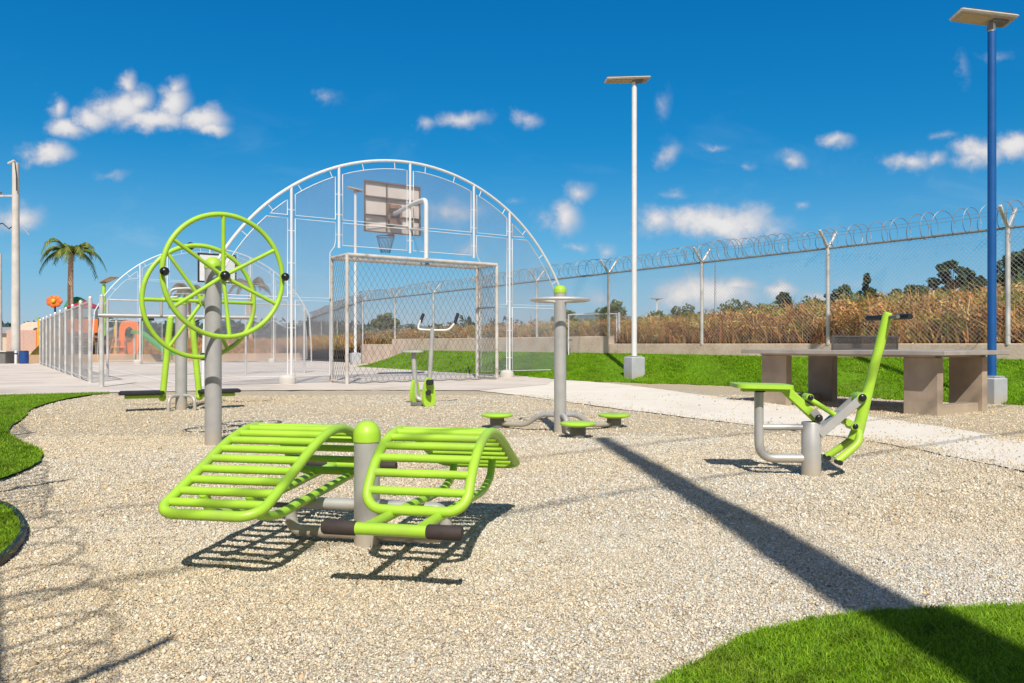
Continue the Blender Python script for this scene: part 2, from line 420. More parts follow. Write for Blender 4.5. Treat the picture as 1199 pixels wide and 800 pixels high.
def leaf_cloud(centres, radii, n_per, size, cols, seed, flat_=0.8, mono=False):
    r = np.random.default_rng(seed); Vv = []; C = []
    for (c, rad) in zip(centres, radii):
        k = n_per; d = r.normal(size=(k, 3)); d /= np.linalg.norm(d, axis=1)[:, None]
        rr_ = rad * r.uniform(0.35, 1.0, k) ** 0.6
        p = np.array(c) + d * rr_[:, None] * [1, 1, flat_]
        e1 = r.normal(size=(k, 3)); e1 /= np.linalg.norm(e1, axis=1)[:, None]
        e2 = np.cross(e1, r.normal(size=(k, 3))); e2 /= np.linalg.norm(e2, axis=1)[:, None]
        s = size * r.uniform(0.6, 1.5, k)[:, None]
        q = np.stack([p - e1*s, p - e2*s*0.45, p + e1*s, p + e2*s*0.45], 1)
        Vv.append(q.reshape(-1, 3))
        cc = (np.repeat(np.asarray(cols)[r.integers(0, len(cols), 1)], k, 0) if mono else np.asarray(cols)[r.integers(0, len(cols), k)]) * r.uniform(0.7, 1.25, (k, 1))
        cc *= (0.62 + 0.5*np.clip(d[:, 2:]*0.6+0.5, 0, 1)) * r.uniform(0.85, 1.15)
        C.append(np.repeat(cc, 4, 0))
    Vv = np.concatenate(Vv); C = np.concatenate(C); n = len(Vv)//4
    F_ = (np.arange(n)*4)[:, None] + np.arange(4)[None]
    return Vv, F_, C
# ------------------------------------------------------------------ camera, light, sky
cam = bpy.data.cameras.new('Camera'); co = bpy.data.objects.new('Camera', cam); COL.objects.link(co)
co.location = (0, 0, EYE); co.rotation_euler = (R(90), 0, 0)
cam.sensor_fit = 'HORIZONTAL'; cam.sensor_width = 36; cam.lens = 36 * F / 1199
cam.shift_y = (HY - 400) / 1199; cam.clip_end = 20000; cam.clip_start = 0.05
scn.camera = co

SUND = Vector((0.082, -0.927, 1.0)).normalized()
sl = bpy.data.lights.new('Sun', 'SUN'); so = bpy.data.objects.new('Sun', sl); COL.objects.link(so)
sl.energy = 5.0; sl.angle = R(0.53); sl.color = (1.0, 0.945, 0.86)
so.rotation_euler = SUND.to_track_quat('Z', 'Y').to_euler()

w = bpy.data.worlds.new('World'); scn.world = w; w.use_nodes = True
nt = w.node_tree; bg = nt.nodes['Background']
sky = nd(nt, 'ShaderNodeTexSky', sky_type='NISHITA'); sky.sun_disc = False
sky.sun_elevation = math.asin(SUND.z); sky.sun_rotation = math.atan2(SUND.x, SUND.y)
sky.altitude = 200; sky.air_density = 1.0; sky.dust_density = 0.4; sky.ozone_density = 2.2
hsv = nd(nt, 'ShaderNodeHueSaturation'); hsv.inputs['Saturation'].default_value = 1.3; hsv.inputs['Hue'].default_value = 0.482
hsv.inputs['Value'].default_value = 0.1
nt.links.new(sky.outputs['Color'], hsv.inputs['Color'])
spx = nd(nt, 'ShaderNodeSeparateColor'); nt.links.new(hsv.outputs['Color'], spx.inputs['Color'])
cmb = nd(nt, 'ShaderNodeCombineColor')
for ch, pw_, k in (('Red', 1.75, 6.0), ('Green', 0.82, 6.2), ('Blue', 0.6, 8.5)):
    q1 = nd(nt, 'ShaderNodeMath', operation='POWER'); q1.inputs[1].default_value = pw_; nt.links.new(spx.outputs[ch], q1.inputs[0])
    q2 = nd(nt, 'ShaderNodeMath', operation='MULTIPLY'); q2.inputs[1].default_value = k; nt.links.new(q1.outputs[0], q2.inputs[0])
    nt.links.new(q2.outputs[0], cmb.inputs[ch])
tc = nd(nt, 'ShaderNodeTexCoord')
sx = nd(nt, 'ShaderNodeSeparateXYZ'); nt.links.new(tc.outputs['Generated'], sx.inputs[0])
ymax = nd(nt, 'ShaderNodeMath', operation='MAXIMUM'); ymax.inputs[1].default_value = 0.02; nt.links.new(sx.outputs['Y'], ymax.inputs[0])
du = nd(nt, 'ShaderNodeMath', operation='DIVIDE'); nt.links.new(sx.outputs['X'], du.inputs[0]); nt.links.new(ymax.outputs[0], du.inputs[1])
dv = nd(nt, 'ShaderNodeMath', operation='DIVIDE'); nt.links.new(sx.outputs['Z'], dv.inputs[0]); nt.links.new(ymax.outputs[0], dv.inputs[1])
cuv = nd(nt, 'ShaderNodeCombineXYZ'); nt.links.new(du.outputs[0], cuv.inputs['X']); nt.links.new(dv.outputs[0], cuv.inputs['Y'])
# domain warp so the cloud edges are ragged
wn = nd(nt, 'ShaderNodeTexNoise'); wn.inputs['Scale'].default_value = 15; wn.inputs['Detail'].default_value = 8; wn.inputs['Roughness'].default_value = 0.6
nt.links.new(cuv.outputs[0], wn.inputs['Vector'])
wsub = nd(nt, 'ShaderNodeVectorMath', operation='SUBTRACT'); wsub.inputs[1].default_value = (0.5, 0.5, 0.5); nt.links.new(wn.outputs['Color'], wsub.inputs[0])
wsc = nd(nt, 'ShaderNodeVectorMath', operation='SCALE'); wsc.inputs['Scale'].default_value = 0.045; nt.links.new(wsub.outputs[0], wsc.inputs[0])
wad = nd(nt, 'ShaderNodeVectorMath', operation='ADD'); nt.links.new(cuv.outputs[0], wad.inputs[0]); nt.links.new(wsc.outputs[0], wad.inputs[1])
CL = [ # bearing and elevation of each cloud: x, y, half width, half height, weight
 (140,125,40,26,1.0),(146,100,15,18,.75),(112,136,30,18,.8),(82,150,32,14,.9),(70,128,16,20,.75),(205,122,24,24,.95),(208,104,14,16,.7),(178,140,60,15,1.0),(238,140,34,18,.95),(250,150,24,10,.8),(160,118,24,18,.9),
 (56,180,36,15,.9),(128,203,24,8,.45),(20,255,38,20,.85),(383,119,22,10,.38),
 (540,139,42,12,.65),(500,142,16,10,.5),(614,141,24,13,.6),(600,233,18,8,.4),
 (535,247,44,17,.55),(545,292,22,10,.4),(640,255,22,14,.45),
 (662,252,24,26,.8),(680,222,22,14,.65),(674,288,18,9,.6),(712,290,16,10,.5),
 (782,178,20,18,.55),(780,125,12,22,.35),(838,174,16,7,.4),(790,226,20,10,.5),
 (838,260,92,22,1.0),(770,262,34,20,.75),(870,262,50,18,.8),(905,268,26,14,.6),
 (976,168,25,12,.7),(925,189,20,12,.6),(936,240,14,7,.5),(874,194,14,8,.35),
 (1065,192,38,14,.75),(1106,160,18,8,.45),(1100,188,18,11,.6),(1150,180,40,16,.85),(1190,170,28,20,1.0),(1140,188,30,12,.7),
 (830,345,60,22,1.05),(800,348,36,20,1.0),(860,335,34,14,.8),(915,340,26,12,.9),(960,345,26,10,.6),(1130,82,12,20,.3),(1168,66,22,8,.35),
 (700,350,30,12,.5),(1080,345,40,10,.4),(1000,330,30,8,.35)]
acc = None
for (x, y, rx, ry, wt) in CL:
    cx, cy = (x - HX) / F, (HY - y) / F
    sb = nd(nt, 'ShaderNodeVectorMath', operation='SUBTRACT'); sb.inputs[1].default_value = (cx, cy, 0); nt.links.new(wad.outputs[0], sb.inputs[0])
    ml = nd(nt, 'ShaderNodeVectorMath', operation='MULTIPLY'); ml.inputs[1].default_value = (F / (rx * 1.25), F / (ry * 1.25), 0); nt.links.new(sb.outputs[0], ml.inputs[0])
    ln = nd(nt, 'ShaderNodeVectorMath', operation='LENGTH'); nt.links.new(ml.outputs[0], ln.inputs[0])
    mr = nd(nt, 'ShaderNodeMapRange'); mr.inputs['From Min'].default_value = 0; mr.inputs['From Max'].default_value = 1
    mr.inputs['To Min'].default_value = wt; mr.inputs['To Max'].default_value = 0
    nt.links.new(ln.outputs['Value'], mr.inputs['Value'])
    if acc is None: acc = mr.outputs['Result']
    else:
        mxn = nd(nt, 'ShaderNodeMath', operation='MAXIMUM'); nt.links.new(acc, mxn.inputs[0]); nt.links.new(mr.outputs['Result'], mxn.inputs[1]); acc = mxn.outputs[0]
fn_ = nd(nt, 'ShaderNodeTexNoise'); fn_.inputs['Scale'].default_value = 30; fn_.inputs['Detail'].default_value = 8; fn_.inputs['Roughness'].default_value = 0.62
nt.links.new(cuv.outputs[0], fn_.inputs['Vector'])
fm = nd(nt, 'ShaderNodeMath', operation='MULTIPLY_ADD'); fm.inputs[1].default_value = 0.8; fm.inputs[2].default_value = -0.40; nt.links.new(fn_.outputs['Fac'], fm.inputs[0])
den = nd(nt, 'ShaderNodeMath', operation='ADD'); nt.links.new(acc, den.inputs[0]); nt.links.new(fm.outputs[0], den.inputs[1])
gate = nd(nt, 'ShaderNodeMapRange', interpolation_type='SMOOTHSTEP'); gate.inputs['From Min'].default_value = 0.03; gate.inputs['From Max'].default_value = 0.78
gate.inputs['To Max'].default_value = 0.93
nt.links.new(den.outputs[0], gate.inputs['Value'])
pos = nd(nt, 'ShaderNodeMath', operation='GREATER_THAN'); pos.inputs[1].default_value = 0.05; nt.links.new(sx.outputs['Y'], pos.inputs[0])
has = nd(nt, 'ShaderNodeMath', operation='GREATER_THAN'); has.inputs[1].default_value = 0.004; nt.links.new(acc, has.inputs[0])
g2 = nd(nt, 'ShaderNodeMath', operation='MULTIPLY'); nt.links.new(gate.outputs['Result'], g2.inputs[0]); nt.links.new(pos.outputs[0], g2.inputs[1])
g3 = nd(nt, 'ShaderNodeMath', operation='MULTIPLY'); nt.links.new(g2.outputs[0], g3.inputs[0]); nt.links.new(has.outputs[0], g3.inputs[1])
ccol = ramp(nt, [(0.15, (4.6, 5.2, 6.3)), (0.45, (6.3, 6.3, 6.8)), (0.85, (8.6, 8.3, 8.1))])
nt.links.new(den.outputs[0], ccol.inputs['Fac'])
# first the added fill behind the camera, then a horizon haze tint (keeps the physical gradient, lifts it toward pale blue low down)
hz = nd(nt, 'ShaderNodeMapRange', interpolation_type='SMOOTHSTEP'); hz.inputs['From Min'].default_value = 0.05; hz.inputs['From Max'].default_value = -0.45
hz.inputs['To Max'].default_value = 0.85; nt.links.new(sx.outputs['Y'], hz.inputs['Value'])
back_fill = nd(nt, 'ShaderNodeMix', data_type='RGBA'); nt.links.new(hz.outputs['Result'], back_fill.inputs['Factor'])
nt.links.new(cmb.outputs['Color'], back_fill.inputs['A']); back_fill.inputs['B'].default_value = (3.6, 3.4, 3.2, 1)   # pale fill added to the sky behind the camera to neutralise blue shade
hzn = nd(nt, 'ShaderNodeMapRange', interpolation_type='SMOOTHSTEP'); hzn.inputs['From Min'].default_value = 0.26; hzn.inputs['From Max'].default_value = 0.0; hzn.inputs['To Max'].default_value = 0.30
nt.links.new(sx.outputs['Z'], hzn.inputs['Value'])
ci = nd(nt, 'ShaderNodeTexNoise'); ci.inputs['Scale'].default_value = 5.5; ci.inputs['Detail'].default_value = 7; ci.inputs['Roughness'].default_value = 0.6; ci.inputs['Distortion'].default_value = 0.6
cim = nd(nt, 'ShaderNodeVectorMath', operation='MULTIPLY'); cim.inputs[1].default_value = (0.9, 2.2, 1); nt.links.new(cuv.outputs[0], cim.inputs[0]); nt.links.new(cim.outputs[0], ci.inputs['Vector'])
cir = nd(nt, 'ShaderNodeMapRange', interpolation_type='SMOOTHSTEP'); cir.inputs['From Min'].default_value = 0.52; cir.inputs['From Max'].default_value = 0.80; cir.inputs['To Max'].default_value = 0.20
nt.links.new(ci.outputs['Fac'], cir.inputs['Value'])
cib = nd(nt, 'ShaderNodeMapRange', interpolation_type='SMOOTHSTEP'); cib.inputs['From Min'].default_value = 0.33; cib.inputs['From Max'].default_value = 0.15; nt.links.new(sx.outputs['Z'], cib.inputs['Value'])
cmu = nd(nt, 'ShaderNodeMath', operation='MULTIPLY'); nt.links.new(cir.outputs['Result'], cmu.inputs[0]); nt.links.new(cib.outputs['Result'], cmu.inputs[1])
hsum = nd(nt, 'ShaderNodeMath', operation='ADD', use_clamp=True); nt.links.new(cmu.outputs[0], hsum.inputs[0]); nt.links.new(hzn.outputs['Result'], hsum.inputs[1])
hmix = nd(nt, 'ShaderNodeMix', data_type='RGBA'); nt.links.new(hsum.outputs[0], hmix.inputs['Factor']); nt.links.new(back_fill.outputs['Result'], hmix.inputs['A']); hmix.inputs['B'].default_value = (4.6, 6.4, 7.8, 1)
mixc = nd(nt, 'ShaderNodeMix', data_type='RGBA'); nt.links.new(g3.outputs[0], mixc.inputs['Factor'])
nt.links.new(hmix.outputs['Result'], mixc.inputs['A']); nt.links.new(ccol.outputs['Color'], mixc.inputs['B'])
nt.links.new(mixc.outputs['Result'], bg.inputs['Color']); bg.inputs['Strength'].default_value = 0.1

scn.view_settings.view_transform = 'Standard'; scn.view_settings.look = 'None'; scn.view_settings.exposure = 0; scn.view_settings.gamma = 1
scn.render.engine = 'CYCLES'
scn.cycles.max_bounces = 6; scn.cycles.transparent_max_bounces = 6; scn.cycles.diffuse_bounces = 3
scn.cycles.use_denoising = True

# ================================================================== SETTING
# ground: one sheet to the horizon
gsz = 9000
g = MB().add([(-gsz, -300, -0.03), (gsz, -300, -0.03), (gsz, gsz, -0.03), (-gsz, gsz, -0.03)], [(0, 1, 2, 3)]).build('ground', M['sand'], smooth=0); struct(g)

court_edge = [gp(-500, 465), gp(0, 463), gp(140, 458.5), gp(330, 456.5), gp(470, 456.5), gp(560, 457)]
path_low = [gp(560, 457), gp(640, 466), gp(700, 475), gp(790, 486), gp(880, 497), gp(1010, 513), gp(1199, 549), gp(1420, 600)]
path_up = [gp(1420, 545), gp(1199, 514), gp(1010, 485), gp(880, 469), gp(800, 459), gp(740, 451), gp(690, 446), gp(640, 444)]
# gravel: near area and the part beyond the path (path and court slab lie on it)
grav_poly = [(-14, -5), (14, -5), (16, 8), fs(-6, 1.4), fs(5, 0.9), fs(14, 1.0), ct(6.6, -0.6), ct(2.8, -1.6), gp(330, 455), gp(140, 457), gp(0, 461), gp(-500, 463)]
pl = smooth_poly(path_low, 3, 0.02, False); pu = smooth_poly(path_up, 3, 0.02, False)
struct(flat('path', pl + pu + [ct(4.5, 0.6), ct(2.0, 0.6)], -0.008, M['path']))
ce = smooth_poly(court_edge, 3, 0.02, False)
court_poly = ce + [gp(640, 450), ct(7.2, -0.2), ct(8.4, 1.0), ct(8.4, 24), ct(-9, 24), ct(-16, 16), (-26, 20)]
struct(flat('court', court_poly, -0.004, M['court']))
# painted court lines
def line(a, b, wd, name='court_line'):
    a = np.array(a); b = np.array(b); d = (b-a)/np.linalg.norm(b-a); n = np.array([-d[1], d[0]])*wd/2
    o = flat(name, [tuple(a-n), tuple(b-n), tuple(b+n), tuple(a+n)], 0.001, M['line']); return struct(o)
line(ct(-2.6, 0.35), ct(7.3, 0.35), 0.09)
line(ct(-2.0, 0.45), ct(-2.0, 19), 0.09)
line(ct(7.2, 0.45), ct(7.2, 19), 0.09)
line(ct(-1.9, 10), ct(7.1, 10), 0.09)

# ---- lawn patches ----
def noise2(P, sc, seed=0):
    r = np.random.default_rng(seed); out = np.zeros(len(P))
    for k in range(7):
        d = r.normal(size=2) * sc * (1 + 0.5*k); out += np.sin(P @ d + r.uniform(0, 6.28)) / (1 + 0.4*k)
    return out / 3.0
def blades(name, P, Z, h, wd, cols, material, lean=0.45, label=None, cat='grass', seed=3, parent=None, hs=0.35):
    r = np.random.default_rng(seed); n = len(P)
    a = r.uniform(0, 2*np.pi, n); b = r.uniform(0, 2*np.pi, n)
    hh = h * np.clip(1 + r.normal(0, hs, n), 0.35, 2.2); ww = wd * r.uniform(0.6, 1.4, n)
    L = hh * np.abs(r.normal(0, lean, n))
    base = np.column_stack([P, Z]); side = np.column_stack([np.cos(a), np.sin(a), np.zeros(n)]) * ww[:, None] / 2
    ln = np.column_stack([np.cos(b), np.sin(b), np.zeros(n)])
    mid = base + ln * (L * 0.35)[:, None] + np.column_stack([np.zeros(n), np.zeros(n), hh*0.6])
    tip = base + ln * L[:, None] + np.column_stack([np.zeros(n), np.zeros(n), hh])
    Vv = np.stack([base - side, base + side, mid + side*0.8, mid - side*0.8, tip], 1).reshape(-1, 3)
    i = np.arange(n) * 5
    F_ = np.concatenate([np.column_stack([i, i+1, i+2]), np.column_stack([i, i+2, i+3]), np.column_stack([i+3, i+2, i+4])])
    cols = np.asarray(cols); ci = r.integers(0, len(cols), n); c = cols[ci] * r.uniform(0.75, 1.25, (n, 1))
    c = c * (1 + 0.18 * noise2(P, 2.2, seed))[:, None]
    if cat == 'grass':
        yy = np.clip(noise2(P, 5.0, seed+50)*1.1 + noise2(P, 1.3, seed+51)*0.5 - 0.1, 0, 1)[:, None]
        c = c*(1-0.45*yy) + np.array([0.34, 0.33, 0.07])*0.45*yy
        dd = np.clip(noise2(P, 11.0, seed+52) - 0.15, 0, 1)[:, None]; c = c*(1-0.55*dd)
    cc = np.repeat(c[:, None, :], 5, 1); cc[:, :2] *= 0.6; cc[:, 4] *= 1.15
    o = raw_mesh(name, Vv, F_, material, parent, np.clip(cc.reshape(-1, 3), 0, 1))
    o['kind'] = 'stuff'
    if label: o['label'] = label; o['category'] = cat
    return o
GREENS = [(0.22, 0.43, 0.010), (0.28, 0.48, 0.014), (0.35, 0.54, 0.025), (0.15, 0.32, 0.010), (0.31, 0.46, 0.03), (0.25, 0.42, 0.05)]
def sample_poly(poly, dens, maxn=400000):
    p = np.array(poly); lo = p.min(0); hi = p.max(0); n = int(min(maxn, dens * np.prod(hi - lo)))
    P = rng.uniform(lo, hi, (n, 2)); return P[inside(P, poly)]

near_px = [(700, 850), (780, 799), (815, 777), (848, 757), (885, 739), (937, 730), (1004, 719), (1095, 715), (1199, 710), (1300, 700)]
lawnR = smooth_poly([gp(*q) for q in near_px], 2, 0.006, False) + [(3.2, 2.3), (3.2, 0.9), (0.2, 0.9)]
lawnA = [(-11, 13.4), gp(-150, 463), gp(0, 463.5), gp(70, 461.5), gp(128, 460)] + smooth_poly([gp(*q) for q in [(128, 460.5), (100, 463), (72, 468), (50, 474), (34, 480), (29, 489), (12, 500), (9, 508), (22, 516), (45, 525), (52, 532), (46, 541), (36, 547), (15, 556), (0, 561), (-80, 580)]], 2, 0.006, False) + [(-6, 3.4), (-9, 5)]
lawnB = smooth_poly([gp(*q) for q in [(-90, 586), (-20, 588), (0, 592), (12, 597), (22, 606), (29, 620), (25, 633), (12, 648), (0, 658), (-60, 690)]], 2, 0.0, False) + [(-3.4, 2.5), (-4.2, 3.6)]
for nm, poly, dens, h, lab, lim in (('lawn', lawnR, 52000, 0.030, None, None), ('lawn', lawnA, 9000, 0.035, None, None), ('lawn', lawnB, 22000, 0.032, None, None)):
    struct(flat(nm, poly, 0.004, M['turf']))
def in_view(P, margin=0.12, ymin=1.5):
    return (np.abs(P[:, 0]) < (0.67 + margin) * P[:, 1] + 0.3) & (P[:, 1] > ymin)
P = sample_poly(lawnR, 130000); P = P[in_view(P)]
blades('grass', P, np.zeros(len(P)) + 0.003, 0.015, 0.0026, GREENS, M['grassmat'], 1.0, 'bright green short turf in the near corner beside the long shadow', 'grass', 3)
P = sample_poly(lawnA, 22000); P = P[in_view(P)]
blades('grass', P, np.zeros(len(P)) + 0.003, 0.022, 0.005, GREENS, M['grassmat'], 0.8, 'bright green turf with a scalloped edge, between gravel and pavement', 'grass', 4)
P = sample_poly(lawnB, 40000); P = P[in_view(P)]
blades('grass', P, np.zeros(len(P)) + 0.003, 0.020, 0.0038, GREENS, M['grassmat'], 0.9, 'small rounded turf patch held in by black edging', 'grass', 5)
# black rubber edging round the small patch
ed = smooth_poly([gp(*q) for q in [(-20, 588), (0, 592), (12, 597), (22, 606), (29, 620), (25, 633), (12, 648), (0, 658), (-60, 690)]], 2, 0.0, False)
mb = MB(); e3 = []
for i, (x, y) in enumerate(ed):
    a = np.array(ed[max(0, i-1)]); b = np.array(ed[min(len(ed)-1, i+1)]); d = (b-a)/np.linalg.norm(b-a); n = np.array([-d[1], d[0]])
    e3.append((x, y, n))
vs = []
for x, y, n in e3:
    for (k, z) in ((-0.012, -0.02), (-0.012, 0.024), (0.012, 0.024), (0.012, -0.02)): vs.append((x+n[0]*k, y+n[1]*k, z))
fc = []
for i in range(len(e3)-1):
    for k in range(4):
        k2 = (k+1) % 4; fc.append((i*4+k, i*4+k2, i*4+4+k2, i*4+4+k))
fc += [(0, 1, 2, 3), tuple((len(e3)-1)*4+k for k in (3, 2, 1, 0))]
mb.add(vs, fc); tag(mb.build('lawn_edging', M['black'], smooth=50), 'black rubber edging strip curving round the small turf patch', 'edging')

# ---- gravel bed with low humps and hollows ----
pathpoly = pl + pu + [ct(4.5, 0.6), ct(2.0, 0.6)]
MACH = [(-0.63, 3.34), (-2.585, 6.65), (0.475, 7.58), (1.985, 5.1), (-4.39, 10.2)]
def relief(P):
    z = 0.009*noise2(P, 2.2, 81) + 0.006*noise2(P, 5.5, 82) + 0.004*noise2(P, 12, 83)
    for (mx_, my_) in MACH:
        d2 = (P[:, 0]-mx_)**2 + (P[:, 1]-my_)**2; z = z*(1-np.exp(-d2/0.18)) - 0.006*np.exp(-d2/0.5)
    m = inside(P, pathpoly) | inside(P, court_poly) | inside(P, lawnR) | inside(P, lawnA) | inside(P, lawnB)
    return np.where(m, -0.002, np.clip(z, -0.02, 0.022))
gx = np.arange(-14, 16.01, 0.09); gy = np.concatenate([np.arange(-5, 1.0, 0.5), np.arange(1.0, 9, 0.07), np.arange(9, 24, 0.25)])
GX, GY = np.meshgrid(gx, gy); GP = np.column_stack([GX.ravel(), GY.ravel()]); GZ = -0.016 + relief(GP)
nx = len(gx); ii = (np.arange(len(gy)-1)[:, None]*nx + np.arange(nx-1)[None]).ravel()
FQ = np.column_stack([ii, ii+1, ii+nx+1, ii+nx]); FQ = FQ[inside(GP[FQ].mean(1), grav_poly)]
struct(raw_mesh('gravel', np.column_stack([GP, GZ]), FQ, M['gravel'], smooth=True))
# ---- berm of turf against the perimeter wall ----
def bermz(s, q):
    return 0.62 * np.clip(1 - np.asarray(q) / qedge(s), 0, 1) ** 1.35 - 0.006
def qedge(s):
    s = np.asarray(s, float)
    return 2.15 + 0.35*np.sin(s*0.9+0.4)*np.exp(-((s-4)/9.0)**2) - 0.62*np.exp(-((s-4.0)/2.8)**2) - 0.3*np.exp(-((s+2.0)/2.0)**2) + 0.06*np.sin(s*5.1) + 0.05*np.sin(s*11)
S = np.linspace(-7, 21.6, 150); K = np.linspace(0, 1, 16)
vs = []; fc = []
for s in S:
    qe = float(qedge(s))
    for k in K:
        q = 0.02 + (qe - 0.02) * k; x, y = fs(s, q); vs.append((x, y, float(bermz(s, q)) + (0.02*math.sin(s*2.1+q*3)*(1-k)*k*3)))
n = len(K)
for i in range(len(S)-1):
    for j in range(n-1): fc.append((i*n+j, i*n+j+1, (i+1)*n+j+1, (i+1)*n+j))
bm_ = MB().add(vs, fc).build('lawn', M['turf'], smooth=180); struct(bm_)
sp = rng.uniform(-6, 21.5, 150000); qk = rng.uniform(0, 1.0, 150000); qq = 0.05 + qk * (qedge(sp) - 0.03)
P = np.array([fs(0, 0)]) + np.outer(sp, U) - np.outer(qq, V)
mk = in_view(P, 0.15); P = P[mk]; Z = bermz(sp[mk], qq[mk]) - 0.004
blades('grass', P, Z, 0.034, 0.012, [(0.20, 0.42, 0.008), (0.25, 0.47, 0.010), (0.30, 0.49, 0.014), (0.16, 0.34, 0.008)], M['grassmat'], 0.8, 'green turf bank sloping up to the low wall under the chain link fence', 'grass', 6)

# ---- low wall under the fence ----
def wall_run(s0, s1, ztop, zbot=0.0, th=0.22):
    mb = MB(); n = max(2, int((s1-s0)/1.6)); L = (s1-s0)
    rot = Matrix.Rotation(math.atan2(U[1], U[0]), 3, 'Z')
    x, y = fs((s0+s1)/2, -0.09)
    mb.box((x, y, (ztop+zbot)/2), (L, th, ztop-zbot), rot, 0.012); return mb
wt = thing('low_wall', 'long weathered concrete footing wall under the razor wire fence', 'wall')
wall_run(-9, 9.72, 0.86).build('wall_section', M['wall'], wt)
wall_run(9.73, 23.0, 1.06).build('wall_section', M['wall'], wt)
wall_run(23.01, 26.2, 0.84).build('wall_section', M['wall'], wt)

# ---- dry slope beyond the fence ----
def slopez(s, q):     # q < 0 beyond
    b = np.clip(-q, 0, 40)
    return 0.72 + 1.05*(1-np.exp(-b/4.0)) + 0.10*np.sin(s*0.33+1)*np.clip(b/4, 0, 1) + 0.32*np.clip((4-s)/12.0, -0.5, 1)*np.clip(b/8, 0, 1) - 0.012*b - 0.50*np.clip((s-9)/12.0, 0, 1)*np.clip(b/5, 0, 1)
S = np.linspace(-22, 70, 110); Q = -np.concatenate([[0.2], np.linspace(0.6, 16, 24), [24, 40, 70]])
vs = []; fc = []
for s in S:
    for q in Q:
        x, y = fs(s, q); z = float(slopez(s, q)) if q > -30 else -0.05
        if s > 26: z = z * max(0, 1 - (s-26)/40)
        vs.append((x, y, z - (0.1 if s > 26 else 0)))
n = len(Q)
for i in range(len(S)-1):
    for j in range(n-1): fc.append((i*n+j, i*n+j+1, (i+1)*n+j+1, (i+1)*n+j))
struct(MB().add(vs, fc).build('hillside', M['slope'], smooth=180))
DRY = [(0.60, 0.29, 0.085), (0.70, 0.39, 0.14), (0.74, 0.48, 0.20), (0.46, 0.21, 0.075), (0.54, 0.36, 0.10), (0.36, 0.29, 0.07), (0.64, 0.29, 0.10), (0.38, 0.17, 0.075)]
n = 110000
sp = rng.uniform(-16, 48, n); qq = -0.35 - 14 * rng.uniform(0, 1, n) ** 1.4
P = np.array([FENCE0]) + np.outer(sp, U) - np.outer(qq, V)
mk = in_view(P, 0.12, 8); P = P[mk]; sp, qq = sp[mk], qq[mk]; Z = slopez(sp, qq); Z = np.where(sp > 26, Z*np.clip(1-(sp-26)/40, 0, 1), Z)
hm = 0.62 + 0.28 * noise2(P, 0.5, 21)
r = np.random.default_rng(9)
# clumped heights via duplicated bunches
keep = r.uniform(0, 1, len(P)) < np.clip(0.65 + 0.6*noise2(P, 1.1, 5), 0.2, 1)
P, Z = P[keep], Z[keep]
big = noise2(P, 0.32, 33) > 0.02
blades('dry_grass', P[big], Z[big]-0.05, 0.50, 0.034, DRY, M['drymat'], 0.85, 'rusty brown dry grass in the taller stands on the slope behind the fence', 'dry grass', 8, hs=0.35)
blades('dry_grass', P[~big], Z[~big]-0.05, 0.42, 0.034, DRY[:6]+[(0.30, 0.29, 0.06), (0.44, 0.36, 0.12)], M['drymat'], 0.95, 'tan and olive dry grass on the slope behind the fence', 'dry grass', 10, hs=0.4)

r = np.random.default_rng(91); 
for nm_, cols_, ss_, lab_, k_n in (('dry_scrub', [(a*0.97, b*1.0, c*1.05) for a, b, c in DRY], 92, 'orange brown dry scrub and grass heads covering the slope behind the fence', 2600), ('dry_scrub', [(0.30, 0.28, 0.07), (0.40, 0.34, 0.10), (0.24, 0.25, 0.06), (0.50, 0.42, 0.16)], 93, 'paler olive and straw coloured scrub scattered over the slope behind the fence', 1700)):
    cs = []; rs = []
    for k in range(k_n):
        s_ = r.uniform(-14, 40); q_ = -0.5 - 13*r.uniform()**1.3; x_, y_ = fs(s_, q_); z_ = float(slopez(s_, q_))
        if abs(x_) > 0.8*y_ or y_ < 8: continue
        if s_ > 26: z_ *= 1-(s_-26)/40
        if noise2(np.array([[x_, y_]]), 0.8, 7)[0] * (1 if ss_ == 92 else -1) < -0.35: continue
        cs.append((x_, y_, z_ + r.uniform(0.12, 0.42))); rs.append(r.uniform(0.18, 0.42))
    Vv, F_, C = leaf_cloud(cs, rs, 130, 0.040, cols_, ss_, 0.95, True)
    o = raw_mesh(nm_, Vv, F_, M['drymat'], None, np.clip(C, 0, 1)); tag(o, lab_, 'dry scrub', kind='stuff')

# ---- far bank behind the court and distant land ----
def bank(t0, t1, s0, s1, h):
    vs = []; fc = []; T = np.linspace(t0, t1, 60); SS = np.linspace(s0, s1, 8)
    for t in T:
        for k, s in enumerate(SS):
            x, y = ct(t, s); vs.append((x, y, -0.04 + h * (1-(1-k/7)**2) * (0.9+0.12*math.sin(t*0.4)+0.05*math.sin(t*1.7))))
    for i in range(59):
        for j in range(7): fc.append((i*8+j, i*8+j+1, (i+1)*8+j+1, (i+1)*8+j))
    return MB().add(vs, fc)
struct(bank(-2.8, 16, 27, 36, 1.0).build('bank', M['slope'], smooth=180))
n = 24000; tt = rng.uniform(-2.4, 15, n); ss = rng.uniform(27.5, 35, n)
P = P0 + np.outer(tt, V) + np.outer(ss, U); Z = 1.0*(1-(1-np.clip((ss-27)/9, 0, 1))**2)*0.95 - 0.1
blades('dry_grass', P, Z, 0.34, 0.05, DRY, M['drymat'], 0.9, 'rusty dry grass on the earth bank beyond the far end of the court', 'dry grass', 12)

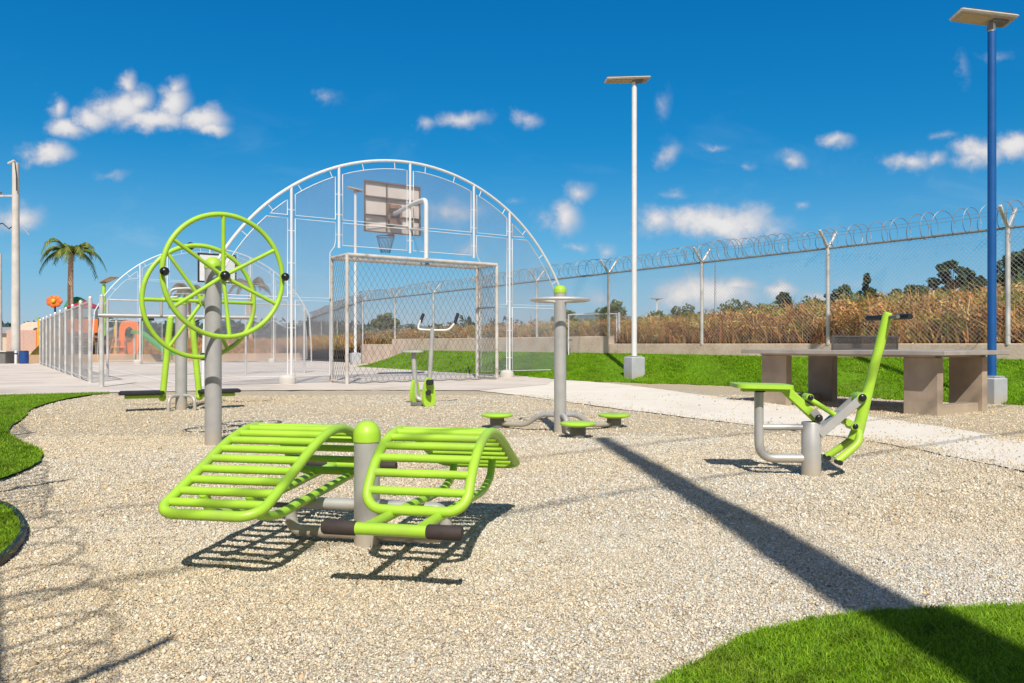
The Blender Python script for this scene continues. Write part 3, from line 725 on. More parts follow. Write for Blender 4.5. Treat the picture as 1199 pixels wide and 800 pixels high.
# distant hills
hv = []; hf = []
A = np.linspace(R(18), R(162), 120); rr = np.random.default_rng(2)
for i, a in enumerate(A):
    d = 4200; z = 95 + 45*math.sin(a*9+1) + 28*math.sin(a*23) + 14*math.sin(a*51+2)
    if a > R(100): z *= 0.75
    hv += [(d*math.cos(a), d*math.sin(a), -5), (d*math.cos(a), d*math.sin(a), max(10, z)), ((d+900)*math.cos(a), (d+900)*math.sin(a), -5)]
for i in range(len(A)-1):
    b = i*3; hf += [(b, b+1, b+4, b+3), (b+1, b+2, b+5, b+4)]
struct(MB().add(hv, hf).build('hills', M['hill'], smooth=180))

# ---- gravel stones (nobody could count them) ----
def stones(n_, ylo, yhi, size, kind, seed, label):
    r = np.random.default_rng(seed)
    y = r.uniform(ylo**2, yhi**2, n_) ** 0.5; x = r.uniform(-1, 1, n_) * (0.72*y + 0.3)
    P = np.column_stack([x, y])
    G = P + np.column_stack([noise2(P, 14, 63), noise2(P, 14, 64)]) * 0.03
    bad = inside(G, lawnR) | inside(G, lawnA) | inside(P, lawnB)
    J = np.column_stack([noise2(P, 4, 61), noise2(P, 4, 62)]) * 0.12 + r.laplace(0, 0.17, (n_, 2))
    bad |= inside(P + J, pathpoly) & (r.uniform(0, 1, n_) < 0.98)
    bad |= inside(P + J*0.35, court_poly) & (r.uniform(0, 1, n_) < 0.985)
    bad |= ~inside(P, grav_poly)
    P = P[~bad]; n_ = len(P); onp = inside(P, pathpoly) | inside(P, court_poly)
    if kind == 'ico':
        ph = (1+5**.5)/2
        b = np.array([(-1,ph,0),(1,ph,0),(-1,-ph,0),(1,-ph,0),(0,-1,ph),(0,1,ph),(0,-1,-ph),(0,1,-ph),(ph,0,-1),(ph,0,1),(-ph,0,-1),(-ph,0,1)])/1.9
        f = np.array([(0,11,5),(0,5,1),(0,1,7),(0,7,10),(0,10,11),(1,5,9),(5,11,4),(11,10,2),(10,7,6),(7,1,8),(3,9,4),(3,4,2),(3,2,6),(3,6,8),(3,8,9),(4,9,5),(2,4,11),(6,2,10),(8,6,7),(9,8,1)])
    else:
        b = np.array([(1,0,0),(-1,0,0),(0,1,0),(0,-1,0),(0,0,1),(0,0,-1)], float)
        f = np.array([(0,2,4),(2,1,4),(1,3,4),(3,0,4),(2,0,5),(1,2,5),(3,1,5),(0,3,5)])
    k = len(b)
    s = size * np.exp(r.normal(0, 0.36, n_))
    ax = r.uniform(0.6, 1.25, (n_, 3)); ax[:, 2] *= 0.7
    pts = b[None] * (1 + r.normal(0, 0.16, (n_, k, 1))) * ax[:, None, :] * s[:, None, None]
    a1 = r.uniform(0, 6.28, n_); a2 = r.normal(0, 0.5, n_)
    c, sn = np.cos(a2), np.sin(a2)
    q = np.empty_like(pts); q[..., 0] = pts[..., 0]*c[:, None] - pts[..., 2]*sn[:, None]; q[..., 2] = pts[..., 0]*sn[:, None] + pts[..., 2]*c[:, None]; q[..., 1] = pts[..., 1]
    c, sn = np.cos(a1), np.sin(a1)
    p = q.copy(); p[..., 0] = q[..., 0]*c[:, None] - q[..., 1]*sn[:, None]; p[..., 1] = q[..., 0]*sn[:, None] + q[..., 1]*c[:, None]
    p[..., 0] += P[:, :1]; p[..., 1] += P[:, 1:]; p[..., 2] += np.where(onp, 0.014, relief(P))[:, None]; p[..., 2] += (-0.0155 + s*r.uniform(-0.25, 0.42, n_))[:, None]
    pal = np.array([(0.70,0.60,0.455),(0.76,0.66,0.51),(0.62,0.53,0.40),(0.70,0.65,0.57),(0.54,0.49,0.43),(0.80,0.74,0.63),(0.68,0.51,0.33),(0.47,0.42,0.35),(0.75,0.61,0.43),(0.67,0.61,0.52),(0.60,0.47,0.35)])
    c = pal[r.integers(0, len(pal), n_)] * r.uniform(0.86, 1.10, (n_, 1)) * np.where(r.uniform(0, 1, (n_, 1)) < 0.075, 0.58, 1.0) * np.array([1.0, 1.01, 0.965])
    warm = np.clip(noise2(P, 1.0, 4), -1, 1)[:, None]
    c = c * (1 + warm * np.array([0.03, -0.05, -0.20]))
    F_ = (f[None] + (np.arange(n_) * k)[:, None, None]).reshape(-1, 3)
    o = raw_mesh('gravel', p.reshape(-1, 3), F_, M['stonemat'], None, np.clip(np.repeat(c, k, 0), 0, 1))
    o['kind'] = 'stuff'; o['label'] = label; o['category'] = 'gravel'
stones(240000, 1.6, 3.7, 0.0038, 'oct', 31, 'pale mixed gravel stones in the foreground around the sloping benches')
stones(260000, 3.7, 7.2, 0.0052, 'oct', 32, 'pale gravel stones around the wheel post and the twister')
stones(120000, 7.2, 13, 0.0070, 'oct', 33, 'pale gravel stones out by the table and the far exercise machines')
# dry leaf litter
n = 150; r = np.random.default_rng(8)
cen = np.array([gp(440, 655), gp(480, 668), gp(420, 640), gp(1090, 700), gp(90, 640)])[r.choice(5, n, p=[.35, .25, .2, .1, .1])]
P = cen + r.normal(0, 1, (n, 2)) * [0.14, 0.10]
blades('dry_leaves', P, np.zeros(n) - 0.010, 0.009, 0.007, [(0.50, 0.22, 0.07), (0.42, 0.26, 0.10), (0.35, 0.15, 0.06)], M['drymat'], 2.2, 'orange dry leaf bits lying on the gravel before the benches', 'leaf litter', 14)

# ================================================================== EXERCISE MACHINES
def zc(y, d): return EYE - (y - HY) / F * d
def post(parent, r, h, capmat=M['lime'], x=0, y=0, dome=0.6, name='post', body=M['grey'], z0=-0.05):
    MB().lathe([(r, z0), (r, h - 0.045)], 28, (x, y, 0)).build(name, body, parent)
    k = [(r*1.06, h-0.047), (r*1.06, h-0.012), (r*1.0, h), (r*0.86, h + r*dome*0.45), (r*0.6, h + r*dome*0.8), (r*0.25, h + r*dome)]
    MB().lathe(k, 28, (x, y, 0)).build('post_cap', capmat, parent)

# ---- 1 double sit-up bench -------------------------------------------------
bx, by = -0.63, 3.34
bench = thing('sit_up_bench', 'lime green double sit-up bench with two curved slatted boards on a grey post', 'exercise bench', (bx, by, 0), -math.atan2(0.19, 0.98))
post(bench, 0.056, 0.475, dome=0.75)
prof = [(-.40,.225),(-.355,.295),(-.29,.372),(-.20,.434),(-.10,.468),(.0,.477),(.10,.464),(.23,.425),(.42,.342),(.56,.281),(.67,.238)]
def catmull(pts, n=8):
    p = [np.array(q, float) for q in pts]; p = [2*p[0]-p[1]] + p + [2*p[-1]-p[-2]]; out = []
    for i in range(1, len(p)-2):
        for j in range(n):
            t = j/n; a, b, c, d = p[i-1], p[i], p[i+1], p[i+2]
            out.append(0.5*((2*b)+(-a+c)*t+(2*a-5*b+4*c-d)*t*t+(-a+3*b-3*c+d)*t**3))
    out.append(p[-2]); return np.array(out)
PR = catmull(prof); arc = np.concatenate([[0], np.cumsum(np.linalg.norm(np.diff(PR, axis=0), axis=1))]); AL = arc[-1]
def pt(sig, wv, sgn):
    a = np.interp(sig, arc, PR[:, 0]); z = np.interp(sig, arc, PR[:, 1])
    return (sgn * (0.345 + wv), sgn * a, z)
for sgn in (1, -1):
    hw, rc = 0.2, 0.075
    loop = []
    for i in range(40): loop.append((rc + (AL - 2*rc) * i / 39, hw))
    for k in range(1, 8): a = math.pi/2*k/8; loop.append((AL - rc + rc*math.sin(a), hw - rc + rc*math.cos(a)))
    for i in range(5): loop.append((AL, hw - rc - (2*hw - 2*rc)*i/4))
    for k in range(1, 8): a = math.pi/2*k/8; loop.append((AL - rc + rc*math.cos(a), -hw + rc - rc*math.sin(a)))
    for i in range(40): loop.append((AL - rc - (AL - 2*rc)*i/39, -hw))
    for k in range(1, 8): a = math.pi/2*k/8; loop.append((rc - rc*math.sin(a), -hw + rc - rc*math.cos(a)))
    for i in range(5): loop.append((0, -hw + rc + (2*hw-2*rc)*i/4))
    for k in range(1, 8): a = math.pi/2*k/8; loop.append((rc - rc*math.cos(a), hw - rc + rc*math.sin(a)))
    mb = MB().tube([pt(a, b, sgn) for a, b in loop], 0.0195, 14, closed=True)
    ns = 16
    for i in range(1, ns):
        sg = AL * i / ns; mb.rod(pt(sg, -hw, sgn), pt(sg, hw, sgn), 0.0165, 12)
    mb.build('board', M['lime'], bench)
    # two support tubes under the board, reaching forward to the ankle bar
    for wv in (-0.095, 0.095):
        q = [(sgn*(0.345+wv), sgn*-0.655, 0.215), (sgn*(0.345+wv), sgn*-0.43, 0.205), (sgn*(0.345+wv), sgn*0.34, 0.165), (sgn*(0.345+wv), sgn*0.49, 0.205), (sgn*(0.345+wv), sgn*0.53, 0.285)]
        MB().tube(fillet(q, 0.08), 0.019, 12).build('support_tube', M['lime'], bench)
    # brackets up to the steep end
    for wv in (-0.095, 0.095):
        MB().rod((sgn*(0.345+wv), sgn*-0.375, 0.20), (sgn*(0.345+wv), sgn*-0.392, 0.232), 0.017, 10).build('bracket', M['lime'], bench)
    bar = MB().rod((sgn*0.20, sgn*-0.66, 0.215), (sgn*0.50, sgn*-0.66, 0.215), 0.0215, 14).build('ankle_bar', M['lime'], bench)
    for (a, b) in ((0.10, 0.225), (0.475, 0.60)):
        MB().tube([(sgn*a, sgn*-0.66, 0.215), (sgn*(a+0.008), sgn*-0.66, 0.215), (sgn*(b-0.008), sgn*-0.66, 0.215), (sgn*b, sgn*-0.66, 0.215)], [0.0205, 0.0255, 0.0255, 0.0205], 16).build('foam_grip', M['brown_grip'], bar)
    # grey carrier: from the post out and back at ground level
    q = [(sgn*0.03, 0, 0.148), (sgn*0.33, 0.0, 0.148), (sgn*0.385, 0, 0.09), (sgn*0.33, 0, 0.022), (sgn*0.03, 0, 0.022)]
    MB().tube(fillet([(sgn*0.03, 0.0, 0.15), (sgn*0.355, 0.0, 0.15), (sgn*0.355, -0.0, 0.026), (sgn*0.03, -0.0, 0.026)], 0.09, 8), 0.0255, 14).build('carrier_tube', M['grey'], bench)
    MB().rod((sgn*0.25, 0, 0.135), (sgn*0.44, 0, 0.135), 0.012, 10).build('pivot_bolt', M['grey_dark'], bench)

# ---- 2 tai chi wheels -------------------------------------------------------
wx, wy = -2.585, 6.65
wheel = thing('arm_wheel_trainer', 'lime green double arm wheels with spokes and black knobs on one grey post', 'exercise wheels', (wx, wy, 0))
post(wheel, 0.07, 1.55, dome=0.75)
nrm = np.array([0.69, -0.724]); 
def wheel_part(c, zc_, rad, a0, knobs, sgn):
    nv = np.array([nrm[0]*sgn, nrm[1]*sgn, 0.0]); e1 = np.array([-nrm[1], nrm[0], 0.0])*-1; e2 = np.array([0, 0, 1.0])
    if e1[0] < 0: e1 = -e1
    C0 = np.array([c[0], c[1], zc_])
    P_ = lambda r_, a: C0 + e1*(r_*math.cos(a)) + e2*(r_*math.sin(a))
    mb = MB().tube([P_(rad, 2*math.pi*i/72) for i in range(72)], 0.0205, 14, closed=True)
    hub = C0 - nv*0.045
    for k in range(len(a0)):
        mb.rod(tuple(hub), tuple(P_(rad, R(a0[k]))), 0.0165, 12)
    mb.rod(tuple(hub - nv*0.03), tuple(hub + nv*0.03), 0.045, 18)
    o = mb.build('wheel', M['lime'], wheel)
    h = MB(); h.ball(tuple(hub + nv*0.04), 0.042, 16); h.build('hub_cap', M['hub'], o)
    for a in knobs:
        q = P_(rad, R(a)); MB().rod(tuple(q), tuple(q+nv*0.05), 0.012, 10).ball(tuple(q + nv*0.055), 0.036, 16).build('knob', M['hub'], o)
    MB().rod((0, 0, zc_), tuple(hub), 0.026, 14).build('axle', M['grey'], wheel)
wheel_part((0.218, -0.30), 1.414, 0.505, (92, 30, -26, -86, 213, 148), (2, 180), 1)
wheel_part((-0.238, 0.32), 1.237, 0.505, (125, 180, 236, 300, 0, 62), (98, 275), -1)

# ---- 3 pendulum walker ------------------------------------------------------
ax_, ay_ = -4.39, 10.2
pw = thing('pendulum_walker', 'air walker with two green swing legs, black foot plates and long grey hand bar', 'exercise machine', (ax_, ay_, 0), math.atan2(1.2, 1.41)*0.62)
post(pw, 0.073, 1.42, dome=0.7)
MB().tube([(-0.97, -0.02, 1.215), (0.96, 0.02, 1.215)], 0.026, 14).build('hand_bar', M['grey'], pw)
for xx in (-0.40, 0.42): MB().rod((xx-0.075, 0, 1.18), (xx+0.075, 0, 1.18), 0.024, 14).build('bearing', M['black'], pw)
for sg in (-1, 1):
    q = [(sg*0.10, -0.10, 1.60), (sg*0.16, -0.12, 1.62), (sg*0.16, -0.36, 1.64), (sg*0.16, -0.44, 1.50)]
    leg = MB().tube([(sg*0.13, 0, 1.19), (sg*0.225, 0.0, 0.15)], 0.040, 14)
    leg.ball((sg*0.13, 0, 1.19), 0.044, 12, (1, 1, 1)); leg.ball((sg*0.226, 0, 0.145), 0.048, 12)
    L = leg.build('swing_leg', M['lime'], pw)
    pb = MB().box((sg*0.46, 0, 0.17), (0.42, 0.20, 0.05), None, 0.01); pbo = pb.build('foot_plate', M['lime'], L)
    MB().box((sg*0.47, 0, 0.218), (0.54, 0.34, 0.042), None, 0.014).build('rubber_pad', M['black'], L)
q = [(-0.14, 0.05, 1.36), (-0.14, 0.05, 1.58), (0.17, 0.05, 1.60), (0.17, 0.05, 1.36)]
MB().tube(fillet(q, 0.09, 6), 0.020, 12).build('grab_handle', M['grey'], pw)
q = [(-0.24, -0.03, 1.22), (-0.24, -0.03, 1.45), (-0.05, -0.03, 1.47)]
MB().tube(fillet(q, 0.07, 6), 0.017, 12).build('grab_handle', M['grey'], pw)
for sg in (-1, 1):
    q = [(sg*0.03, -0.05, 0.17), (sg*0.12, -0.14, 0.17), (sg*0.155, -0.19, 0.12), (sg*0.16, -0.2, -0.03)]
    MB().tube(fillet(q, 0.06, 5), 0.022, 12).build('stop_tube', M['grey'], pw)

# ---- 4 waist twister -----------------------------------------------------------
tx, ty = 0.475, 7.58
tw = thing('waist_twister', 'grey post twister with round hand ring and three lime foot discs', 'exercise machine', (tx, ty, 0))
post(tw, 0.060, 1.40, dome=0.5)
zr = 1.285
mb = MB().tube([(0.276*math.cos(2*math.pi*i/64), 0.276*math.sin(2*math.pi*i/64), zr) for i in range(64)], 0.0175, 12, closed=True)
for k in range(3):
    a = R(80 + 120*k); mb.rod((0.05*math.cos(a), 0.05*math.sin(a), zr-0.02), (0.27*math.cos(a), 0.27*math.sin(a), zr), 0.014, 10)
mb.build('hand_ring', M['galv'], tw)
for (dx, dy) in ((-0.63, 0.42), (0.585, 0.40), (0.135, -0.46)):
    d = np.array([dx, dy]); L = np.linalg.norm(d); d /= L
    P3 = lambda r_, z_: (d[0]*r_, d[1]*r_, z_)
    f_ = L / 0.75
    MB().tube(fillet([P3(0.03, 0.15), P3(0.22*f_, 0.15), P3(0.40*f_, 0.028), P3(L-0.04, 0.028)], 0.09, 6), 0.026, 12).build('arm_tube', M['grey'], tw)
    o = MB().lathe([(0.075, -0.03), (0.075, 0.09)], 22, (dx, dy, 0)).build('pod', M['grey_dark'], tw)
    MB().lathe([(0.09, 0.085), (0.155, 0.097), (0.165, 0.107), (0.165, 0.118), (0.150, 0.127), (0.03, 0.131)], 32, (dx, dy, 0)).build('foot_disc', M['lime'], tw)
    MB().lathe([(0.060, 0.03), (0.062, 0.05)], 18, (dx, dy, 0.03)).build('bearing_ring', M['black'], o)

# ---- 5 rider -----------------------------------------------------------------
rx_, ry_ = 1.985, 5.1
rd = thing('rowing_rider', 'green horse rider machine with flat seat, long lever and black hand grips', 'exercise machine', (rx_, ry_, 0), R(-4))
k_ = 5.1 / 900
def rp(x, y, dy=0.0): return ((x - 949.5) * k_, dy, EYE - (y - HY) * k_)
MB().lathe([(0.062, -0.05), (0.062, 0.328), (0.058, 0.334)], 26).build('post', M['grey'], rd)
# grey U tube carrying the seat stop
MB().tube(fillet([rp(946, 537), rp(890, 537), rp(889.5, 500), rp(889.5, 459)], 0.15, 9), 0.030, 14).build('stop_frame', M['grey'], rd)
MB().rod(rp(946, 500.5), rp(892, 500.5), 0.021, 12).build('cross_tube', M['grey'], rd)
MB().box(((rp(889.5, 458))[0], 0, rp(889.5, 458)[2]), (0.07, 0.07, 0.016), None, 0.004).build('stop_pad', M['black'], rd)
# seat with moulded edge
seat_poly = []
for (cx, cy, a0) in ((0.13, 0.09, 0), (-0.13, 0.09, 90), (-0.13, -0.09, 180), (0.13, -0.09, 270)):
    for k in range(5): a = R(a0 + 22.5*k); seat_poly.append((cx + 0.055*math.cos(a), cy + 0.055*math.sin(a)))
sc_ = rp(892, 452)
MB().plate(seat_poly, lambda a, b, c: (sc_[0]+a, b, sc_[2]+c+a*-0.02), 0.026).build('seat', M['lime'], rd, 30)
MB().box((sc_[0]+0.02, 0, sc_[2]-0.024), (0.30, 0.07, 0.03), None, 0.006).build('seat_rail', M['lime'], rd)
def flatbar(a, b, w_, th, y_, mat_, name, par=rd):
    a = np.array(a); b = np.array(b); d = b-a; d[1] = 0; L = np.linalg.norm(d); ang = -math.atan2(d[2], d[0])
    c = (a+b)/2; rot = Matrix.Rotation(ang, 3, 'Y')
    return MB().box((c[0], y_, c[2]), (L, th, w_), rot, min(th, w_)*0.15).build(name, mat_, par)
flatbar(rp(917, 454), rp(958, 492), 0.062, 0.05, 0, M['lime'], 'seat_arm')
for y_ in (-0.032, 0.032): flatbar(rp(949, 480), rp(957, 490), 0.05, 0.012, y_*1.4, M['grey'], 'hinge_plate')
# twin grey plates rising to the lever pivot
for y_ in (-0.045, 0.045): flatbar(rp(957, 508), rp(1008, 462), 0.055, 0.014, y_, M['grey'], 'lever_plate')
flatbar(rp(954, 510), rp(985, 482), 0.042, 0.07, 0, M['grey'], 'lever_brace')
# link rod
MB().rod(rp(944, 465), rp(996, 498), 0.017, 12).build('link_rod', M['lime'], rd)
for (px, py, r_, L_) in ((945.6, 465, 0.024, 0.05), (996, 498, 0.026, 0.06), (990, 494, 0.022, 0.05)):
    p = rp(px, py); MB().rod((p[0], -L_, p[2]), (p[0], L_, p[2]), r_, 16).build('bushing', M['lime'], rd)
# lever: square section, slightly tapered, bending forward to the foot tubes
lv = fillet([rp(1036, 369), rp(1013, 462), rp(1004, 500), rp(998, 515)], 0.10, 6)
MB().tube(lv, np.linspace(0.030, 0.042, len(lv)), 14).build('lever', M['lime'], rd)
flatbar(rp(1036.5, 366.5), rp(1026, 412), 0.05, 0.046, 0, M['lime'], 'lever_head')
MB().rod(rp(1037, 372, -0.15), rp(1037, 372, 0.15), 0.012, 12).build('hand_bar', M['grey_dark'], rd)
p = rp(1037, 372)
for sg in (-1, 1):
    MB().tube([(p[0]-sg*0.025, sg*0.045, p[2]), (p[0]-sg*0.06, sg*0.19, p[2])], 0.0185, 14).build('hand_grip', M['black'], rd)
for y_ in (-0.075, 0.075):
    q = fillet([rp(1003, 500, 0), rp(1001, 515, y_*0.9), rp(984, 529, y_*1.2), rp(973, 537, y_*1.35)], 0.06, 5)
    fp = MB().tube(q, 0.024, 12).build('foot_tube', M['lime'], rd)
    e = rp(974, 538, y_*1.2); MB().rod((e[0], y_*0.9, e[2]), (e[0], y_*2.0, e[2]), 0.016, 12).build('foot_peg', M['black'], fp)
for (px, py, r_) in ((955, 489, 0.026), (1004, 465, 0.027), (945.6, 465, 0.019), (996, 498, 0.019)):
    p = rp(px, py)
    for sg in (-1, 1): MB().ball((p[0], sg*0.062, p[2]), r_, 14, (1, 0.55, 1)).build('bolt_cap', M['hub'], rd)
p = rp(1004, 465); MB().rod((p[0], -0.055, p[2]), (p[0], 0.055, p[2]), 0.033, 18).build('pivot_tube', M['lime'], rd)

# ---- 6 exercise bike ------------------------------------------------------------
kx, kd = -1.25, 10.8
bk = thing('exercise_bike', 'small outdoor exercise bike with green wheel guards, grey seat and upright handles', 'exercise bike', (kx, kd, 0))
kk = 10.8/900
def kp(x, y, dy=0.0): return ((x - 495.5)*kk, dy, EYE - (y - HY)*kk)
MB().tube(fillet([kp(483.5, 413, 0.05), kp(487, 468, 0.05), kp(503, 470, 0.0)], 0.09, 5), 0.034, 14).build('seat_post', M['grey'], bk)
sp_ = [(0.16*math.cos(a)*(1.0 if math.cos(a) > 0 else 0.9), 0.12*math.sin(a)) for a in np.linspace(0, 2*math.pi, 24, endpoint=False)]
c_ = kp(482.5, 411.5, 0.05)
MB().plate(sp_, lambda a, b, c: (c_[0]+a, c_[1]+b, c_[2]+c), 0.028).build('seat', M['galv'], bk)
MB().rod(kp(503.5, 446, -0.05), kp(507, 384, -0.05), 0.031, 14).build('handle_post', M['grey'], bk)
hb = fillet([kp(493, 375, -0.02), kp(489, 386, -0.05), kp(507, 387, -0.05), kp(526, 387, -0.05), kp(533, 378, -0.02)], 0.06, 5)
hbo = MB().tube(hb, 0.018, 12).build('handlebar', M['galv'], bk)
for (a, b) in (((492.5, 378), (496, 367.5)), ((532.5, 379.5), (536.5, 367))):
    MB().rod(kp(*a, -0.02), kp(*b, 0.0), 0.023, 12).build('hand_grip', M['black'], hbo)
def guard(cx, cyy, wpx, hpx, dy, rz_, name='wheel_guard'):
    c = kp(cx, cyy, dy); out = []
    hw_, hh_ = wpx*kk/2*1.15, hpx*kk/2
    for a in np.linspace(0, 2*math.pi, 28, endpoint=False):
        x_ = hw_*math.copysign(abs(math.cos(a))**0.8, math.cos(a)); y_ = hh_*math.copysign(abs(math.sin(a))**0.8, math.sin(a))
        out.append((x_*(1-0.25*y_/hh_), y_))
    ca, sa = math.cos(rz_), math.sin(rz_)
    return MB().plate(out, lambda a, b, t: (c[0]+a*ca-t*sa, c[1]+a*sa+t*ca, c[2]+b), 0.045).build(name, M['lime'], bk, 40)
guard(485.5, 459, 11, 30, 0.05, R(52)); guard(503, 459.5, 14, 35, -0.10, R(40))
c = kp(505, 447, -0.17); MB().box(c, (0.10, 0.10, 0.07), None, 0.012).build('pedal', M['black'], bk)
c = kp(503.5, 459, -0.16); MB().rod((c[0], c[1], c[2]), (c[0], c[1]-0.05, c[2]), 0.04, 14).build('crank_hub', M['black'], bk)
MB().box(kp(494, 473, 0.0), (0.30, 0.10, 0.05), None, 0.01).build('base_bar', M['grey_dark'], bk)
c = kp(487, 468, 0.16); MB().box(c, (0.10, 0.10, 0.05), None, 0.01).build('pedal', M['black'], bk)

# ================================================================== TABLE
TA = math.atan2(V[1], V[0])
tc0 = np.array([5.03, 8.98])
cen = tc0 + U*1.42 + V*0.80
tb = thing('ping_pong_table', 'concrete ping pong table with four slab legs and perforated steel net', 'table', (cen[0], cen[1], 0), TA)
# local: x along V, y along U
MB().box((0, 0, 0.742), (1.66, 2.92, 0.055), None, 0.006).build('tabletop', M['conc_top'], tb)
MB().box((0, 0, 0.700), (1.30, 2.50, 0.026)).build('underframe', M['conc_table'], tb)
for y_ in (-1.07, 1.04):
    for x_ in (-0.56, 0.56):
        MB().box((x_, y_, 0.32), (0.13, 0.42, 0.734), None, 0.006).build('leg', M['conc_table'], tb)
    MB().box((0, y_+(-0.08 if y_ < 0 else 0.08), 0.02), (0.985, 0.16, 0.16), None, 0.008).build('foot_beam', M['conc_table'], tb)
nf = MB()
nf.box((0, 0, 0.955), (1.60, 0.018, 0.02)); nf.box((0, 0, 0.783), (1.60, 0.018, 0.02))
for x_ in (-0.79, 0.79): nf.box((x_, 0, 0.865), (0.022, 0.022, 0.19))
nfo = nf.build('net_frame', M['steel_net'], tb, 0)
vv, ff = wires([(-0.78, 0.79), (0.78, 0.79), (0.78, 0.948), (-0.78, 0.948)], 0.016, 0.0035, lambda a, b, c: (a, c, b))
raw_mesh('net_mesh', vv, ff, M['steel_net'], tb)

# ================================================================== LAMPS
def lamp(name, label, x, y, zb, ztop, rad, bodym, headrot, group=None, blk=0.40, hl=0.86, hw=0.38, off=0.16, detail=True, blockh=0.42, capw=True):
    t = thing(name, label, 'lamp', (x, y, zb), 0, group)
    H = ztop - zb
    MB().tube([(0, 0, 0), (0, 0, H*0.5), (0, 0, H)], [rad, rad*0.97, rad*0.94], 18).build('pole', bodym, t)
    MB().box((0, 0, blockh/2-0.1), (blk, blk, blockh+0.2), Matrix.Rotation(0.45, 3, 'Z'), 0.02).build('base_block', M['block'], t)
    MB().box((0, 0, blockh+0.015), (rad*4, rad*4, 0.016), Matrix.Rotation(0.45, 3, 'Z'), 0.002).build('anchor_plate', M['galv'], t)
    rot = headrot
    br = MB().rod((0, 0, H-0.02), (0, 0, H+0.12), rad*0.8, 14); bro = br.build('spigot', M['white'], t)
    def place(o): o.matrix_local = Matrix.Translation((0, 0, H+0.17)) @ rot.to_4x4(); return o
    hd = place(MB().box((-off, 0, 0.02), (hl, hw, 0.045), None, 0.018).build('lamp_head', M['lamp_edge'], t))
    MB().box((-off, 0, -0.006), (hl*0.94, hw*0.9, 0.012), None, 0.004).build('underside', M['lamp_under'], hd)
    MB().box((-off-0.14, 0, -0.016), (hl*0.46, hw*0.62, 0.016), None, 0.005).build('lens', M['lamp_led'], hd)
    MB().box((0.09, 0, -0.03), (0.20, hw*0.5, 0.05), None, 0.01).build('driver_box', M['grey_dark'], hd)
    MB().box((0.0, 0, -0.09), (0.07, 0.09, 0.13), None, 0.01).build('bracket', M['grey_dark'], hd)
    MB().box((-off, 0, 0.045), (hl*0.96, hw*0.94, 0.006)).build('solar_panel', M['black'], hd)
    return t
lamp('street_lamp', 'solar street lamp on a blue pole behind the ping pong table', 6.93, 11.1, 0.04, 5.36, 0.058, M['blue'], Matrix.Rotation(R(-6), 3, 'Z') @ Matrix.Rotation(R(10), 3, 'Y'), 'solar street lamps', hl=0.80, hw=0.40, off=0.12, blk=0.29, blockh=0.33)
lamp('street_lamp', 'solar street lamp on a tall white pole set in the turf bank', 2.80, 17.6, 0.10, 6.72, 0.062, M['white'], Matrix.Rotation(R(4), 3, 'Z') @ Matrix.Rotation(R(-3), 3, 'Y'), 'solar street lamps', hl=1.02, hw=0.36, off=0.16, blockh=0.46, blk=0.36)
lamp('street_lamp', 'white solar street lamp seen through the near arch mesh', -6.52, 32.0, 0.03, 7.1, 0.06, M['white'], Matrix.Rotation(R(8), 3, 'Z') @ Matrix.Rotation(R(12), 3, 'Y'), 'solar street lamps', hl=0.62, hw=0.5, off=0.0, blockh=0.45)
lamp('street_lamp', 'small far solar lamp on a lime green pole rising above the court fence', -29.2, 55, 0, 5.1, 0.12, M['lime'], Matrix.Rotation(R(150), 3, 'Z') @ Matrix.Rotation(R(14), 3, 'Y'), 'solar street lamps', hl=1.5, hw=0.7, off=0.6)

# ================================================================== PERIMETER FENCE
pf = thing('perimeter_fence', 'long chain link fence topped with coiled razor wire along the turf bank', 'fence')
SP = 3.25
pts = [fs(i*SP) for i in range(-3, 9)]
ext = [(-9.5, 41.8), (-12.3, 49.6), (-15.1, 57.3)]
allp = pts + ext
def fbase(i):
    s = (i-3)*SP
    return 0.86 if s < 9.7 else (1.06 if s < 22.9 else 0.84)
HT = 2.75
def htop(i): return HT if i < len(pts) else HT
for i, (x, y) in enumerate(allp):
    zb = fbase(i) if i < len(pts) else 0.0
    p = MB().tube([(x, y, zb - 0.02), (x, y, HT)], 0.038, 12).build('fence_post', M['galv'], pf)
    am = MB()
    d = V
    for sg in (-1, 1):
        am.box((x + d[0]*sg*0.135, y + d[1]*sg*0.135, HT + 0.165), (0.05, 0.05, 0.46), Matrix.Rotation(math.atan2(d[1], d[0]), 3, 'Z') @ Matrix.Rotation(sg*R(40), 3, 'Y'), 0.006)
    am.build('wire_arm', M['galv'], p)
rail = MB()
for i in range(len(allp)-1):
    a, b = allp[i], allp[i+1]; rail.rod((a[0], a[1], HT), (b[0], b[1], HT), 0.022, 10)
rail.build('top_rail', M['galv_dull'], pf)
# chain link: real wires
Vs = []; Fs = []; nb = 0
for i in range(len(allp)-1):
    a = np.array(allp[i]); b = np.array(allp[i+1]); L = np.linalg.norm(b-a); d = (b-a)/L; nn = np.array([d[1], -d[0]])
    zb = (fbase(i) if i < len(pts) else 0.1) + 0.03
    if i in (6,): zb = 1.06
    st = 0.056 if i < 7 else 0.075
    vv, ff = wires([(0.0, zb), (L, zb), (L, HT-0.01), (0.0, HT-0.01)], st, 0.0023 if i < 7 else 0.0030, lambda u, v, w_: (a[0]+d[0]*u+nn[0]*w_, a[1]+d[1]*u+nn[1]*w_, v))
    Vs.append(vv); Fs.append(ff + nb); nb += len(vv)
raw_mesh('chain_mesh', np.concatenate(Vs), np.concatenate(Fs), M['wire'], pf)
